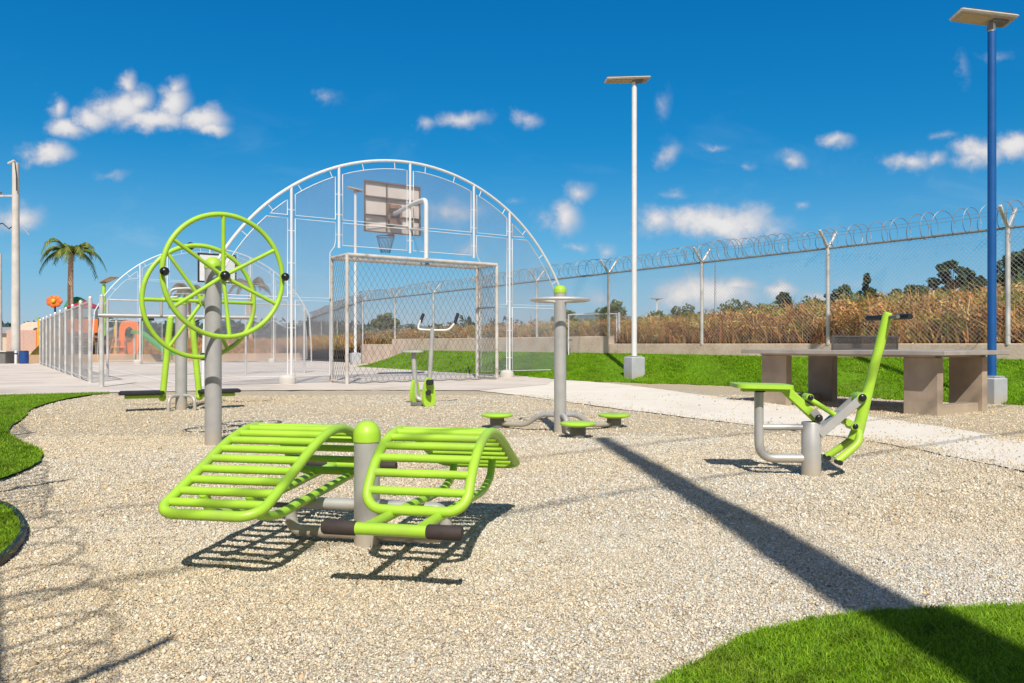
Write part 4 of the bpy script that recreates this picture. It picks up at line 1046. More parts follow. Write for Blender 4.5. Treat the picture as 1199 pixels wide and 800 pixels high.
# concertina coil
coil = MB(); path = []
r = np.random.default_rng(4)
tot = [0]
for i in range(len(allp)-1): tot.append(tot[-1] + math.dist(allp[i], allp[i+1]))
def along(u):
    for i in range(len(allp)-1):
        if u <= tot[i+1]:
            f = (u-tot[i])/(tot[i+1]-tot[i]); a, b = np.array(allp[i]), np.array(allp[i+1]); return a+(b-a)*f, (b-a)/np.linalg.norm(b-a)
    return np.array(allp[-1]), U
u = 0.0; ph = 0.0; wob = 0
while u < tot[-1]:
    c, d = along(u); nn = np.array([d[1], -d[0]])
    rad = 0.205 + 0.02*math.sin(u*1.3) + 0.012*math.sin(u*4.1)
    cz = HT + 0.21 + 0.02*math.sin(u*0.9)
    q = c + nn*rad*math.cos(ph) + d*0.05*math.sin(ph*0.37)
    path.append((q[0], q[1], cz + rad*math.sin(ph)))
    ph += 2*math.pi/18; u += 0.20/18*(1+0.25*math.sin(u*0.7))
coil.tube(path, 0.0065, 4, caps=False)
coil.build('razor_coil', M['galv_dull'], pf)
lead = MB()
for sg in (-1, 1):
    for i in range(len(allp)-1):
        a, b = np.array(allp[i]), np.array(allp[i+1]); off = V*sg*0.2
        mid = (a+b)/2
        lead.tube([(a[0]+off[0], a[1]+off[1], HT+0.27), (mid[0]+off[0], mid[1]+off[1], HT+0.25), (b[0]+off[0], b[1]+off[1], HT+0.27)], 0.003, 4)
lead.build('barbed_strand', M['galv_dull'], pf)

# ================================================================== COURT ARCHES
def arch(name, label, s0, group, far=False):
    x, y = ct(2.845, s0)
    a = thing(name, label, 'arch', (x, y, 0), TA, group)   # local x along the arch plane, z up
    RR, ZC = 5.0, 0.15
    seg = 6 if far else 10
    zarc = lambda u, r_=RR: ZC + math.sqrt(max(0, r_*r_ - u*u))
    ZK = 2.2
    def bow(r_, n_=64):
        ur = lambda z_: math.sqrt(max(0, r_*r_-(z_-ZC)**2))
        tk = math.asin((ZK-ZC)/r_); top = [(r_*math.cos(t), 0, ZC+r_*math.sin(t)) for t in np.linspace(tk, math.pi-tk, n_)]
        leg = [(ur(ZK)+0.10*(1-(z_/ZK)**2), 0, z_) for z_ in np.linspace(-0.05, ZK-0.2, 8)]
        return leg + top + [(-u_, 0, z_) for u_, _, z_ in leg[::-1]]
    def uin(z_, r_):
        return math.sqrt(max(0, r_*r_-(z_-ZC)**2)) if z_ >= ZK else math.sqrt(r_*r_-(ZK-ZC)**2)+0.10*(1-(max(z_, 0)/ZK)**2)
    MB().tube(bow(RR), 0.026 if far else 0.034, seg).build('arch_tube', M['white'], a)
    ri = RR - 0.17
    for t in np.linspace(0.50, math.pi-0.50, 14):
        MB().rod(((ri-0.02)*math.cos(t), 0, ZC+(ri-0.02)*math.sin(t)), (RR*math.cos(t), 0, ZC+RR*math.sin(t)), 0.010, 6).build('spacer', M['white'], a)
    us = [-2.85, -1.77, 0.0, 1.77, 2.85]
    for u_ in us:
        zb = -0.02 if abs(u_) > 2 else 3.0
        p = MB().rod((u_, 0, zb), (u_, 0, zarc(u_)), 0.030, seg+2).build('post', M['white'], a)
        if abs(u_) > 2:
            MB().lathe([(0.17, -0.05), (0.19, 0.05), (0.175, 0.13), (0.12, 0.18), (0.04, 0.19)], 16, (u_-0.10, -0.02, 0)).build('concrete_foot', M['conc_pole'], p)
    g = 0.085
    ZR1, ZR2 = 3.60, 1.83
    panels = []
    def curved(ua, ub, zb, inset=0.02):
        top = [(u_, zarc(u_, ri - inset)) for u_ in np.linspace(ub, ua, 14) if abs(u_) < ri - inset]
        top = [(u_, max(z_, zb + 0.02)) for u_, z_ in top]
        return [(ua, zb), (ub, zb)] + top
    for (ua, ub) in ((-1.77, 0), (0, 1.77)):
        panels.append(curved(ua+g, ub-g, ZR1 + 0.035))
        panels.append([(ua+g, 3.06), (ub-g, 3.06), (ub-g, ZR1-0.035), (ua+g, ZR1-0.035)])
    for sg in (-1, 1):
        e = sorted((sg*(1.77+g), sg*(2.85-g))); panels.append(curved(e[0], e[1], ZR1 + 0.035))
        # side panels next to the goal niche, with the stepped corner
        o_ = sg*1.98; i_ = sg*1.85; q_ = sg*(2.85-g)
        pp = [(o_, ZR2+0.035), (q_, ZR2+0.035), (q_, ZR1-0.035), (i_, ZR1-0.035), (i_, 3.15), (i_ + sg*0.03, 3.02), (o_, 2.88)]
        panels.append(pp)
        panels.append([(o_, 0.16), (q_, 0.16), (q_, ZR2-0.035), (o_, ZR2-0.035)])
        # outermost panels under the curve
        xe = math.sqrt((ri-0.02)**2 - (ZR1+0.035-ZC)**2)
        a_, b_ = 2.85+g, xe
        if b_ > a_ + 0.2:
            pq = [(sg*u_, z_) for u_, z_ in [(a_, ZR1+0.035), (b_, ZR1+0.035)] + [(u_, zarc(u_, ri-0.02)) for u_ in np.linspace(b_, a_, 8)][1:]]; panels.append(pq)
        xl = uin(ZR2+0.035, ri-0.02)
        pq = [(a_, ZR2+0.035), (xl, ZR2+0.035)] + [(uin(z_, ri-0.02), z_) for z_ in np.linspace(ZR2+0.035, ZR1-0.035, 10)][1:] + [(a_, ZR1-0.035)]
        panels.append([(sg*u_, z_) for u_, z_ in pq])
        pq = [(a_, 0.16), (uin(0.16, ri-0.02), 0.16)] + [(uin(z_, ri-0.02), z_) for z_ in np.linspace(0.3, ZR2-0.035, 8)] + [(a_, ZR2-0.035)]
        panels.append([(sg*u_, z_) for u_, z_ in pq])
    for pp in panels:
        f = MB().tube([(u_, 0, z_) for u_, z_ in pp], 0.0125 if not far else 0.012, 6, closed=True).build('mesh_panel', M['white'], a, 60)
        vv, ff = wires(pp, 0.040 if not far else 0.070, 0.0027 if not far else 0.0042, lambda u_, v_, w_: (u_, w_, v_))
        if len(ff): raw_mesh('panel_mesh', vv, ff, M['arch_wire'], f)
    tie = MB()
    for u_ in us:
        zs = [z_ for z_ in (0.5, 1.2, 1.95, 2.6, 3.3, 3.75, 4.2, 4.6) if (abs(u_) > 2 or z_ > 3.1) and z_ < zarc(u_)-0.35]
        for z_ in zs: tie.rod((u_-g, 0, z_), (u_+g, 0, z_), 0.010, 6)
    tie.build('panel_clips', M['white'], a)
    return a
arch('court_arch', 'white steel semicircle arch with mesh panels at the near end of the court', 0.0, 'court end arches')
arch('court_arch', 'smaller looking white mesh arch at the far end of the court, behind the wheels', 19.6, 'court end arches', True)

# ---- goal -------------------------------------------------------------
def goal(label, sA, sB, far=False):
    x, y = ct(2.855, sA); gt = thing('football_goal', label, 'goal', (x, y, 0), TA, 'football goals')
    hw, H, D = 1.92, 2.77, (sB - sA)
    r_ = 0.045
    for u_ in (-hw, hw):
        MB().rod((u_, 0, -0.02), (u_, 0, H), r_*0.9, 14).build('rear_post', M['goal'], gt)
        MB().rod((u_, D, -0.02), (u_, D, H), r_, 14).build('front_post', M['goal'], gt)
        MB().rod((u_, 0.03, H), (u_, D-0.03, H), r_*0.85, 12).build('side_bar', M['goal'], gt)
        MB().rod((u_, 0.04, 0.04), (u_, D-0.04, 0.04), r_*0.6, 10).build('ground_bar', M['goal'], gt)
    MB().rod((-hw, 0, H), (hw, 0, H), r_*0.95, 14).build('rear_crossbar', M['goal'], gt)
    MB().rod((-hw, D, H), (hw, D, H), r_, 14).build('crossbar', M['goal'], gt)
    MB().rod((hw, 0.03, 1.75), (hw, D-0.03, 1.75), 0.02, 8).build('side_brace', M['galv_dull'], gt)
    Vn = []; Fn = []; nb = 0
    rad = 0.0042 if not far else 0.006
    def addw(poly, fn_):
        nonlocal nb
        vv, ff = wires(poly, 0.115, rad, fn_, 60); Vn.append(vv); Fn.append(ff+nb); nb += len(vv)
    sag = lambda u_, v_: 0.07*math.sin(math.pi*min(1, max(0, v_/H)))
    addw([(-hw, 0.03), (hw, 0.03), (hw, H), (-hw, H)], lambda a, b, c: (a, 0.05 + c, b))
    for u_ in (-hw, hw): addw([(0, 0.03), (D, 0.03), (D, H), (0, H)], lambda a, b, c: (u_ + c, a, b))
    addw([(-hw, 0), (hw, 0), (hw, D), (-hw, D)], lambda a, b, c: (a, b, H + c - 0.01))
    raw_mesh('net', np.concatenate(Vn), np.concatenate(Fn), M['net'], gt)
    bt = MB().tube([(u_, -0.02 + 0.03*math.sin(u_*5), 0.02 + 0.012*math.sin(u_*13)) for u_ in np.linspace(-hw, hw, 40)], 0.016, 6)
    bt.build('net_hem', M['net'], gt)
    return gt
goal('white football goal with netting standing in the near arch', -0.8, 0.1)
# ---- hoops -----------------------------------------------------------
def hoop(label, sP, sBd, dirn, zb, frontal):
    x, y = ct(2.845, sP); h = thing('basketball_hoop', label, 'basketball hoop', (x, y, 0), TA, 'basketball hoops')
    D = (sBd - sP)
    zp = 2.80
    MB().tube(fillet([(0, 0, zp), (0, 0, 4.16), (0, D*0.30, 4.16), (0, D-0.12, 4.05)], 0.16, 7), 0.052, 14).build('support_pole', M['white'], h)
    MB().rod((0, 0.02*np.sign(D), 3.45), (0, D-0.12*np.sign(D), 3.72), 0.028, 10).build('lower_brace', M['galv'], h)
    if frontal:
        b = MB().box((0, D, zb+0.625), (1.55, 0.04, 1.25), None, 0.005).build('backboard', M['white'], h)
        fr = MB()
        fr.box((0, D, zb+0.03), (1.6, 0.055, 0.07)); fr.box((0, D, zb+1.22), (1.6, 0.055, 0.07))
        for u_ in (-0.77, 0.77): fr.box((u_, D, zb+0.625), (0.07, 0.054, 1.26))
        fr.build('board_border', M['black'], b, 0)
    else:
        b = MB().box((0, D, zb+0.625), (1.50, 0.03, 1.25), None, 0.004).build('backboard', M['board_back'], h)
        y2 = D - 0.045
        fr = MB()
        fr.box((0, y2, zb+1.232), (1.52, 0.06, 0.035)); fr.box((0, y2, zb+0.015), (1.52, 0.06, 0.025))
        for u_ in (-0.745, 0.745): fr.box((u_, y2+0.003, zb+0.62), (0.025, 0.06, 1.2))
        fr.build('board_frame', M['board_frame'], b, 0)
        rb = MB()
        rb.box((0, y2-0.005, zb+0.86), (1.44, 0.075, 0.035)); rb.box((0, y2-0.005, zb+0.42), (1.44, 0.06, 0.025))
        rb.box((-0.17, y2-0.01, zb+0.62), (0.022, 0.05, 1.15))
        rb.build('stiffener', M['board_frame'], b, 0)
        cl = MB()
        cl.box((0.0, y2-0.07, zb+0.66), (0.34, 0.10, 0.10)); cl.box((0.02, y2-0.07, zb+0.30), (0.30, 0.12, 0.16)); cl.box((-0.15, y2-0.07, zb+0.52), (0.06, 0.10, 0.40)); cl.box((0.17, y2-0.07, zb+0.50), (0.05, 0.10, 0.34))
        cl.build('clamp_bracket', M['rust'], b, 0)
    sg = np.sign(D) if not frontal else -1
    yr = D + sg*0.38
    rim = MB().tube([(0.225*math.cos(a), yr + 0.225*math.sin(a), zb - 0.02) for a in np.linspace(0, 2*math.pi, 28, endpoint=False)], 0.012, 8, closed=True)
    rim.box((0, D + sg*0.09, zb - 0.02), (0.14, 0.16, 0.04)); ro = rim.build('rim', M['rust'], b)
    nb = MB()
    for k in range(12):
        for s2 in (1, -1):
            pth = []
            for j in range(5):
                a = 2*math.pi*(k + s2*j*0.5)/12; r2 = 0.222 - 0.028*j; pth.append((r2*math.cos(a), yr + r2*math.sin(a), zb - 0.03 - 0.1*j))
            nb.tube(pth, 0.005, 4, caps=False)
    nb.build('hoop_net', M['net'], ro)
    return h
hoop('basketball hoop seen from behind, its pole rising from the near goal', -0.8, 0.98, 1, 3.57, False)
hoop('far basketball hoop with a white black bordered board, behind the wheels', 19.6, 18.3, -1, 3.5, True)

# ================================================================== COURT SIDE FENCE
cf = thing('court_fence', 'grey chain link fence with many slim posts along the left side of the court', 'fence')
c0 = np.array([-9.33, 17.0]); n_p = 10
cps = [c0 + U*2.05*i for i in range(n_p)]
for i, p in enumerate(cps):
    MB().tube([(p[0], p[1], -0.02), (p[0], p[1], 1.86)], 0.042, 10).ball((p[0], p[1], 1.87), 0.044, 8).build('fence_post', M['galv'], cf)
mb = MB()
for i in range(n_p-1):
    a, b = cps[i], cps[i+1]
    mb.rod((a[0], a[1], 1.80), (b[0], b[1], 1.80), 0.022, 8); mb.rod((a[0], a[1], 0.08), (b[0], b[1], 0.08), 0.018, 8)
mb.build('fence_rail', M['galv'], cf)
Vs = []; Fs = []; nb = 0
for i in range(n_p-1):
    a = cps[i]; vv, ff = wires([(0, 0.06), (2.05, 0.06), (2.05, 1.8), (0, 1.8)], 0.05, 0.0019, lambda u_, v_, w_: (a[0]+U[0]*u_+V[0]*w_, a[1]+U[1]*u_+V[1]*w_, v_))
    Vs.append(vv); Fs.append(ff+nb); nb += len(vv)
raw_mesh('chain_mesh', np.concatenate(Vs), np.concatenate(Fs), M['wire'], cf)
# entrance post and return panel
ep = gp(119, 453)
t = thing('gate_post', 'single pale steel post in front of the end of the court fence', 'post', (ep[0], ep[1], 0))
MB().tube([(0, 0, -0.05), (0, 0, 1.80)], 0.045, 12).build('post_tube', M['galv'], t)
MB().lathe([(0.045, 1.78), (0.05, 1.80), (0.02, 1.84)], 12).build('post_cap', M['galv'], t)
p1 = np.array(gp(126, 441.5)); p2 = p1 + V*5.2
rf = thing('return_fence', 'low mesh fence crossing the court mouth behind the air walker', 'fence')
for k, p in enumerate((p1, p1+V*1.75, p1+V*3.5, p2)):
    MB().rod((p[0], p[1], -0.02), (p[0], p[1], 2.02), 0.03, 10).build('fence_post', M['galv'], rf)
MB().rod((p1[0], p1[1], 2.0), (p2[0], p2[1], 2.0), 0.02, 8).build('fence_rail', M['galv'], rf)
vv, ff = wires([(0, 0.06), (5.2, 0.06), (5.2, 2.0), (0, 2.0)], 0.055, 0.0019, lambda u_, v_, w_: (p1[0]+V[0]*u_-U[0]*w_, p1[1]+V[1]*u_-U[1]*w_, v_))
raw_mesh('chain_mesh', vv, ff, M['wire'], rf)

# ---- side gate on the turf ----
ga = np.array([1.60, 21.75]); gb = np.array([2.86, 21.0])
gd = gb-ga; gL = np.linalg.norm(gd)
gt = thing('side_gate', 'white framed mesh gate standing open at the right foot of the arch', 'gate', (ga[0], ga[1], 0.12), math.atan2(gd[1], gd[0]))
MB().rod((gL+0.07, 0, -0.2), (gL+0.07, 0, 1.60), 0.035, 12).build('gate_post', M['white'], gt)
MB().tube([(0, 0, 0.06), (gL, 0, 0.06), (gL, 0, 1.56), (0, 0, 1.56)], 0.022, 8, closed=True).build('gate_frame', M['white'], gt, 60)
vv, ff = wires([(0, 0.06), (gL, 0.06), (gL, 1.56), (0, 1.56)], 0.055, 0.0019, lambda a, b, c: (a, c, b)); raw_mesh('chain_mesh', vv, ff, M['wire'], gt)
MB().box((0.08, -0.03, 0.85), (0.10, 0.03, 0.05), None, 0.006).build('latch', M['galv_dull'], gt)

# ================================================================== UTILITY POLES
def upole(label, x, y, h, r0, r1, group, arms=True):
    t = thing('utility_pole', label, 'utility pole', (x, y, 0), 0, group)
    MB().tube([(0, 0, -0.2), (0, 0, h)], [r0, r1], 18).build('pole', M['conc_pole'], t)
    if arms:
        o = MB().box((-0.55, 0, h-1.5), (1.3, 0.08, 0.08)).build('cross_arm', M['galv'], t)
        for u_ in (-1.1, -0.7): MB().lathe([(0.05, 0), (0.07, 0.04), (0.04, 0.08), (0.07, 0.12), (0.03, 0.18)], 10, (u_, 0, h-1.46)).build('insulator', M['grey_dark'], o)
        MB().tube([(-1.2, 0, h-2.9), (-0.6, 0, h-2.75), (-0.3, 0, h-3.0), (-0.1, 0, h-2.85)], 0.03, 6).build('service_cable', M['black'], t)
        MB().tube([(0.05, -r1, h), (0.12, -r1, h-0.6), (0.14, -r1-0.02, h-1.3)], 0.02, 6).build('down_lead', M['black'], t)
        MB().box((-0.15, -0.05, h+0.02), (0.34, 0.16, 0.10), Matrix.Rotation(R(-25), 3, 'Y'), 0.02).build('lamp_head', M['lamp_edge'], t)
        MB().rod((0.28, 0, h-2.9), (0.62, 0, h-3.3), 0.02, 6).build('bracket', M['galv_dull'], t)
    return t
upole('tall pale concrete utility pole with a cross arm, above the blue bin', -22.6, 35, 9.1, 0.19, 0.135, 'utility poles')
upole('second concrete utility pole cut by the left edge of the photo', -40.0, 60, 7.9, 0.19, 0.15, 'utility poles', False)
sp0 = upole('tapered concrete utility pole whose long shadow crosses the gravel', 1.62, -2.0, 9.75, 0.215, 0.085, 'utility poles', False)
dcb = np.array([0.80, 0.60])
for i, (z_, lab) in enumerate(((7.25, 'lower overhead cable casting a faint line across the gravel'), (9.05, 'upper overhead cable casting a faint line near the twister'))):
    a = np.array([1.62, -2.0]); pth = []
    for f in np.linspace(-22, 20, 60):
        sag = -0.55 * (1 - (abs(f % 21 - 10.5)/10.5)**2) * 0.5
        p = a + dcb*f; pth.append((p[0], p[1] + 0.06, z_ + sag))
    tag(MB().tube(pth, 0.016, 6).build('overhead_cable', M['black'], None), lab, 'cable', 'overhead cables')

# ================================================================== VEGETATION
def tree(name, label, x, y, zb, h, wd, seed, cols, kind='broad', nleaf=150, ls=0.16, group='trees beyond the fence', cat='tree'):
    r = np.random.default_rng(seed); t = thing(name, label, cat, (x, y, zb), 0, group)
    mb = MB(); th = h*0.5
    mb.tube([(0, 0, -0.3), (r.normal(0, .05), 0, th*0.5), (r.normal(0, .1), r.normal(0, .1), th)], [h*0.028, h*0.022, h*0.014], 8)
    cs = []; rs = []
    if kind == 'broad':
        for k in range(52):
            a = r.uniform(0, 6.28); e = r.uniform(0.0, 1) ; rad = wd/2 * math.sqrt(max(0.05, 1-(2*e-1)**2*0.9)) * r.uniform(0.35, 0.9)
            c = (rad*math.cos(a), rad*math.sin(a), h*(0.28 + 0.66*e)); cs.append(c); rs.append(wd*r.uniform(0.055, 0.12))
            if k % 3 == 0: mb.tube([(0, 0, th*0.7), (c[0]*0.5, c[1]*0.5, (th*0.7+c[2])/2+0.1), c], [h*0.012, h*0.008, h*0.004], 5)
    elif kind == 'cone':
        for k in range(48):
            e = (k+0.5)/48; rad = wd/2*(1-e)**0.8*r.uniform(0.3, 0.95); a = r.uniform(0, 6.28)
            c = (rad*math.cos(a), rad*math.sin(a), h*(0.16+0.80*e)); cs.append(c); rs.append(wd*(0.05+0.08*(1-e))*r.uniform(0.8, 1.25))
            if k % 2 == 0: mb.tube([(0, 0, c[2]*0.9), c], [h*0.008, h*0.004], 5)
        mb.tube([(0, 0, th), (0, 0, h*0.95)], [h*0.014, h*0.004], 6)
    elif kind == 'shrub':
        for k in range(16):
            a = r.uniform(0, 6.28); rad = wd/2*r.uniform(0.1, 0.95); c = (rad*math.cos(a), rad*math.sin(a)*0.7, h*r.uniform(0.25, 0.85)*(1-0.35*(rad/(wd/2))**2)); cs.append(c); rs.append(h*r.uniform(0.16, 0.3))
            mb.tube([(0, 0, 0), c], [h*0.02, h*0.006], 5)
    mb.build('trunk', M['bark'], t)
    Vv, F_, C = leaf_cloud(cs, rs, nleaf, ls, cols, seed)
    raw_mesh('crown', Vv, F_, M['leafmat'], t, np.clip(C, 0, 1)); return t
DARK = [(0.07, 0.12, 0.065), (0.09, 0.14, 0.07), (0.055, 0.09, 0.06), (0.125, 0.17, 0.08)]
OLIVE = [(0.13, 0.18, 0.035), (0.17, 0.21, 0.055), (0.09, 0.135, 0.035), (0.23, 0.25, 0.07)]
def at(x, d, yb=None): return ((x-HX)/F*d, d, 0.0)
def put(fn_label, x, ytop, ybot, d, wpx, seed, cols, kind, name='tree', nleaf=150, ls=None, cat='tree', group='trees beyond the fence'):
    X = (x-HX)/F*d; zb = EYE - (ybot-HY)/F*d; h = (ybot-ytop)/F*d; tree(name, fn_label, X, d, zb, h, wpx/F*d, seed, cols, kind, nleaf//2 if kind != 'shrub' else nleaf, ls or 1.9*d/F, group, cat)
put('slender dark conical tree above the slope, between two fence posts', 1015, 319, 372, 48, 30, 1, DARK, 'cone')
put('broad dark evergreen left of the blue lamp pole', 1115, 304, 372, 45, 50, 2, DARK, 'broad', nleaf=220)
put('big dark tree right of the blue lamp pole at the photo edge', 1195, 292, 370, 40, 70, 3, DARK, 'broad', nleaf=260)
put('grey green tree between the broad evergreen and the blue lamp pole', 1143, 322, 372, 52, 36, 4, DARK+OLIVE[2:3], 'broad')
put('small far dark tree just right of the fence post over the table', 985, 334, 372, 60, 34, 5, DARK, 'broad')
put('wispy olive tree between the conical tree and the broad evergreen', 1072, 334, 374, 55, 40, 6, OLIVE[:3]+DARK, 'broad', nleaf=90)
put('small dark round tree left of the third fence post from the right', 918, 342, 374, 62, 20, 7, DARK, 'broad')
put('thin distant tree with open crown above the table net', 1050, 338, 372, 62, 18, 8, DARK, 'broad', nleaf=90)
sh = [(862, 346, 40, 'olive bush on the slope behind the grass, nearest the white lamp pole'), (898, 350, 46, 'wide olive green bush below the small round tree'), (950, 347, 40, 'dull green bush left of the table net'), (800, 356, 34, 'low green bush above the slope, right of the white lamp pole'), (716, 352, 30, 'green bush top behind the side gate'), (1030, 352, 50, 'spreading bush at the foot of the slender conical tree'), (1100, 352, 44, 'bushy undergrowth below the broad evergreen'), (1165, 350, 50, 'dark bush behind the blue lamp pole'), (660, 362, 26, 'small bush beside the twister post top'), (452, 366, 30, 'rounded bush on the slope behind the goal net'), (985, 356, 40, 'low olive bush below the small far dark tree')]
for i, (x, yt, wp, lab) in enumerate(sh):
    put(lab, x, yt, 386, 30 if i != 9 else 44, wp, 40+i, OLIVE if i % 3 else OLIVE+DARK[1:2], 'shrub', 'bush', 110, cat='bush', group='bushes on the dry slope')
r = np.random.default_rng(70); cs = []; rs = []
for k in range(620):
    s_ = r.uniform(-14, 34); q_ = -r.uniform(7.5, 15); x_, y_ = fs(s_, q_); z_ = float(slopez(s_, q_))
    if s_ > 26: z_ *= 1-(s_-26)/40
    hgt = 0.25 + 0.45*max(0, math.sin(s_*0.9)+0.4*math.sin(s_*2.3+1)); cs.append((x_, y_, z_ + 0.30 + hgt*0.60)); rs.append(r.uniform(0.22, 0.5))
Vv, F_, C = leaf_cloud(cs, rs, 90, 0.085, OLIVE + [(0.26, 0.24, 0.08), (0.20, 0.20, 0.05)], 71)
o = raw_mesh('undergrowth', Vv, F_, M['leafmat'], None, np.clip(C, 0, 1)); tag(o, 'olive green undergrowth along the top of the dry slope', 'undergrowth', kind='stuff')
lamp('street_lamp', 'tiny distant lamp with a T shaped head beyond the slope, right of the white pole', 11.3, 60, 0.6, 4.2, 0.07, M['white'], Matrix.Rotation(R(5), 3, 'Z'), 'solar street lamps', hl=0.9, hw=0.5, off=0.0)
t = thing('radio_mast', 'hair thin radio mast far beyond the fence, over the low cloud', 'mast', (210*(837.5-HX)/F, 210, 0))
for a in (0, 2.1, 4.2): MB().tube([(0.45*math.cos(a), 0.45*math.sin(a), 0), (0.12*math.cos(a), 0.12*math.sin(a), 23)], 0.05, 5).build('leg', M['galv_dull'], t)
zz = MB()
for k in range(22):
    z_ = k*1.02; r0 = 0.45-0.33*z_/23; a = 2.1*(k % 3); b_ = 2.1*((k+1) % 3); zz.rod((r0*math.cos(a), r0*math.sin(a), z_), (r0*math.cos(b_), r0*math.sin(b_), z_+1), 0.03, 4)
zz.build('lattice', M['galv_dull'], t)
# distant wood line (one mass)
n = 700; r = np.random.default_rng(77); cs = []; rs = []
for k in range(n):
    a = R(r.uniform(46, 134)); d = r.uniform(240, 330); cs.append((d*math.cos(a), d*math.sin(a), r.uniform(1, 6))); rs.append(r.uniform(3, 6))
Vv, F_, C = leaf_cloud(cs, rs, 60, 1.1, [(0.05, 0.085, 0.06), (0.07, 0.105, 0.07), (0.04, 0.075, 0.06)], 5)
o = raw_mesh('woods', Vv, F_, M['leafmat'], None, np.clip(C, 0, 1)); tag(o, 'hazy green band of far woods along the horizon', 'woods', kind='stuff')

def palm(label, x, d, ytop, crown_px, seed, trunkm=M['palmbark'], brown=False, nf=13):
    r = np.random.default_rng(seed); X = (x-HX)/F*d; H = EYE + (HY-ytop)/F*d; Lf = crown_px/F*d/2*1.15
    t = thing('palm_tree', label, 'palm tree', (X, d, 0), 0, 'palm trees')
    MB().tube([(0.05, 0, -0.2), (0.03, 0, H*0.3), (-0.03, 0, H*0.7), (0, 0, H)], [0.20, 0.155, 0.135, 0.12], 12).build('trunk', trunkm, t)
    if not brown: MB().tube([(0, 0, H-0.05), (0, 0, H+0.55)], [0.13, 0.06], 10).build('crownshaft', M['palmbark'], t)
    Vv = []; F_ = []; C = []; b = 0
    for k in range(nf):
        a = 2*math.pi*k/nf + r.normal(0, 0.15); up = r.uniform(0.05, 1.15); L = Lf*r.uniform(0.85, 1.15)
        pts_ = []
        for j in range(15):
            f = j/14; out = L*(f - 0.12*f*f)*math.cos(up*0.55); z = H + 0.35 + L*(math.sin(up)*f*1.0 - (0.85+0.25*up)*f*f*f*0.9)
            pts_.append(np.array([out*math.cos(a), out*math.sin(a), z]))
        sd = np.array([-math.sin(a), math.cos(a), 0])
        for j in range(1, 15):
            for sg in (-1, 1):
                for m_ in range(2):
                    p = pts_[j-1] + (pts_[j]-pts_[j-1])*(m_*0.5); f = j/14
                    ll = 0.30*Lf*(1-abs(f-0.45)*1.05)*r.uniform(0.8, 1.15)
                    fw = (pts_[j]-pts_[j-1]); fw /= np.linalg.norm(fw)
                    tip = p + (sd*sg*0.62 + fw*0.62 + np.array([0, 0, -0.42-0.25*r.uniform()]))*ll
                    wv = fw*0.03*Lf
                    Vv += [p-wv, p+wv, tip]; F_.append((b, b+1, b+2)); b += 3
                    col = np.array([(0.11, 0.18, 0.03), (0.14, 0.21, 0.04), (0.07, 0.12, 0.025), (0.26, 0.26, 0.06)][r.integers(0, 4)])
                    if brown: col = np.array([(0.22, 0.14, 0.05), (0.16, 0.12, 0.04), (0.12, 0.12, 0.04)][r.integers(0, 3)])
                    C += [col]*3
    o = raw_mesh('crown', np.array(Vv), np.array(F_), M['leafmat'], t, np.array(C))
    return t
palm('green palm tree with a tall bare trunk behind the court fence', 83, 40, 304, 74, 5)
palm('brownish palm seen through the arm wheels, beyond the court', 293, 62, 338, 52, 6, brown=True, nf=15)
palm('drooping palm crown low behind the air walker and wheels', 222, 66, 345, 52, 9, brown=True, nf=13)

# boundary wall with razor coil, left of the frame: its shadow edge and coil shadow fall on the gravel
wb = np.array([-1.03, -0.48]); WH = 2.6
bw = thing('boundary_wall', 'solid boundary wall topped with razor coil, just beyond the left edge', 'wall')
c_ = wb + U*3.0 - V*0.075
MB().box((c_[0], c_[1], WH/2-0.05), (14.0, 0.15, WH), Matrix.Rotation(math.atan2(U[1], U[0]), 3, 'Z'), 0.01).build('wall_section', M['wall'], bw)
for k in (-1, 0, 1, 2, 3):
    p = wb + U*(3.1 + 3.25*(k-1)) - V*0.075; ya = MB()
    for sg in (-1, 1): ya.rod((p[0], p[1], WH-0.08), (p[0]+V[0]*sg*0.30, p[1]+V[1]*sg*0.30, WH+0.34), 0.018, 8)
    ya.build('wire_arm', M['galv'], bw)
path = []; ph = 0; u = -3.8
while u < 9.8:
    q = wb + U*u - V*0.075; rad = 0.19 + 0.035*math.sin(u*2.1) + 0.02*math.sin(u*5.3)
    q = q + V*rad*math.cos(ph); path.append((q[0], q[1], WH+0.26+rad*math.sin(ph))); ph += 2*math.pi/18; u += 0.24/18*(1+0.6*math.sin(u*1.7))
MB().tube(path, 0.0068, 5, caps=False).build('razor_coil', M['galv_dull'], bw)

# ================================================================== PLAYGROUND AND FAR LEFT
def px(x, y, d): return ((x-HX)/F*d, d, EYE-(y-HY)/F*d)
# low tan wall behind the court
a = np.array(ct(-9, 24.6)); b = np.array(ct(9, 24.6)); c = (a+b)/2
tag(MB().box((c[0], c[1], 0.16), (18, 0.25, 0.40), Matrix.Rotation(TA, 3, 'Z'), 0.01).build('low_wall', M['tan']), 'low tan kerb wall closing the far end of the court', 'wall')
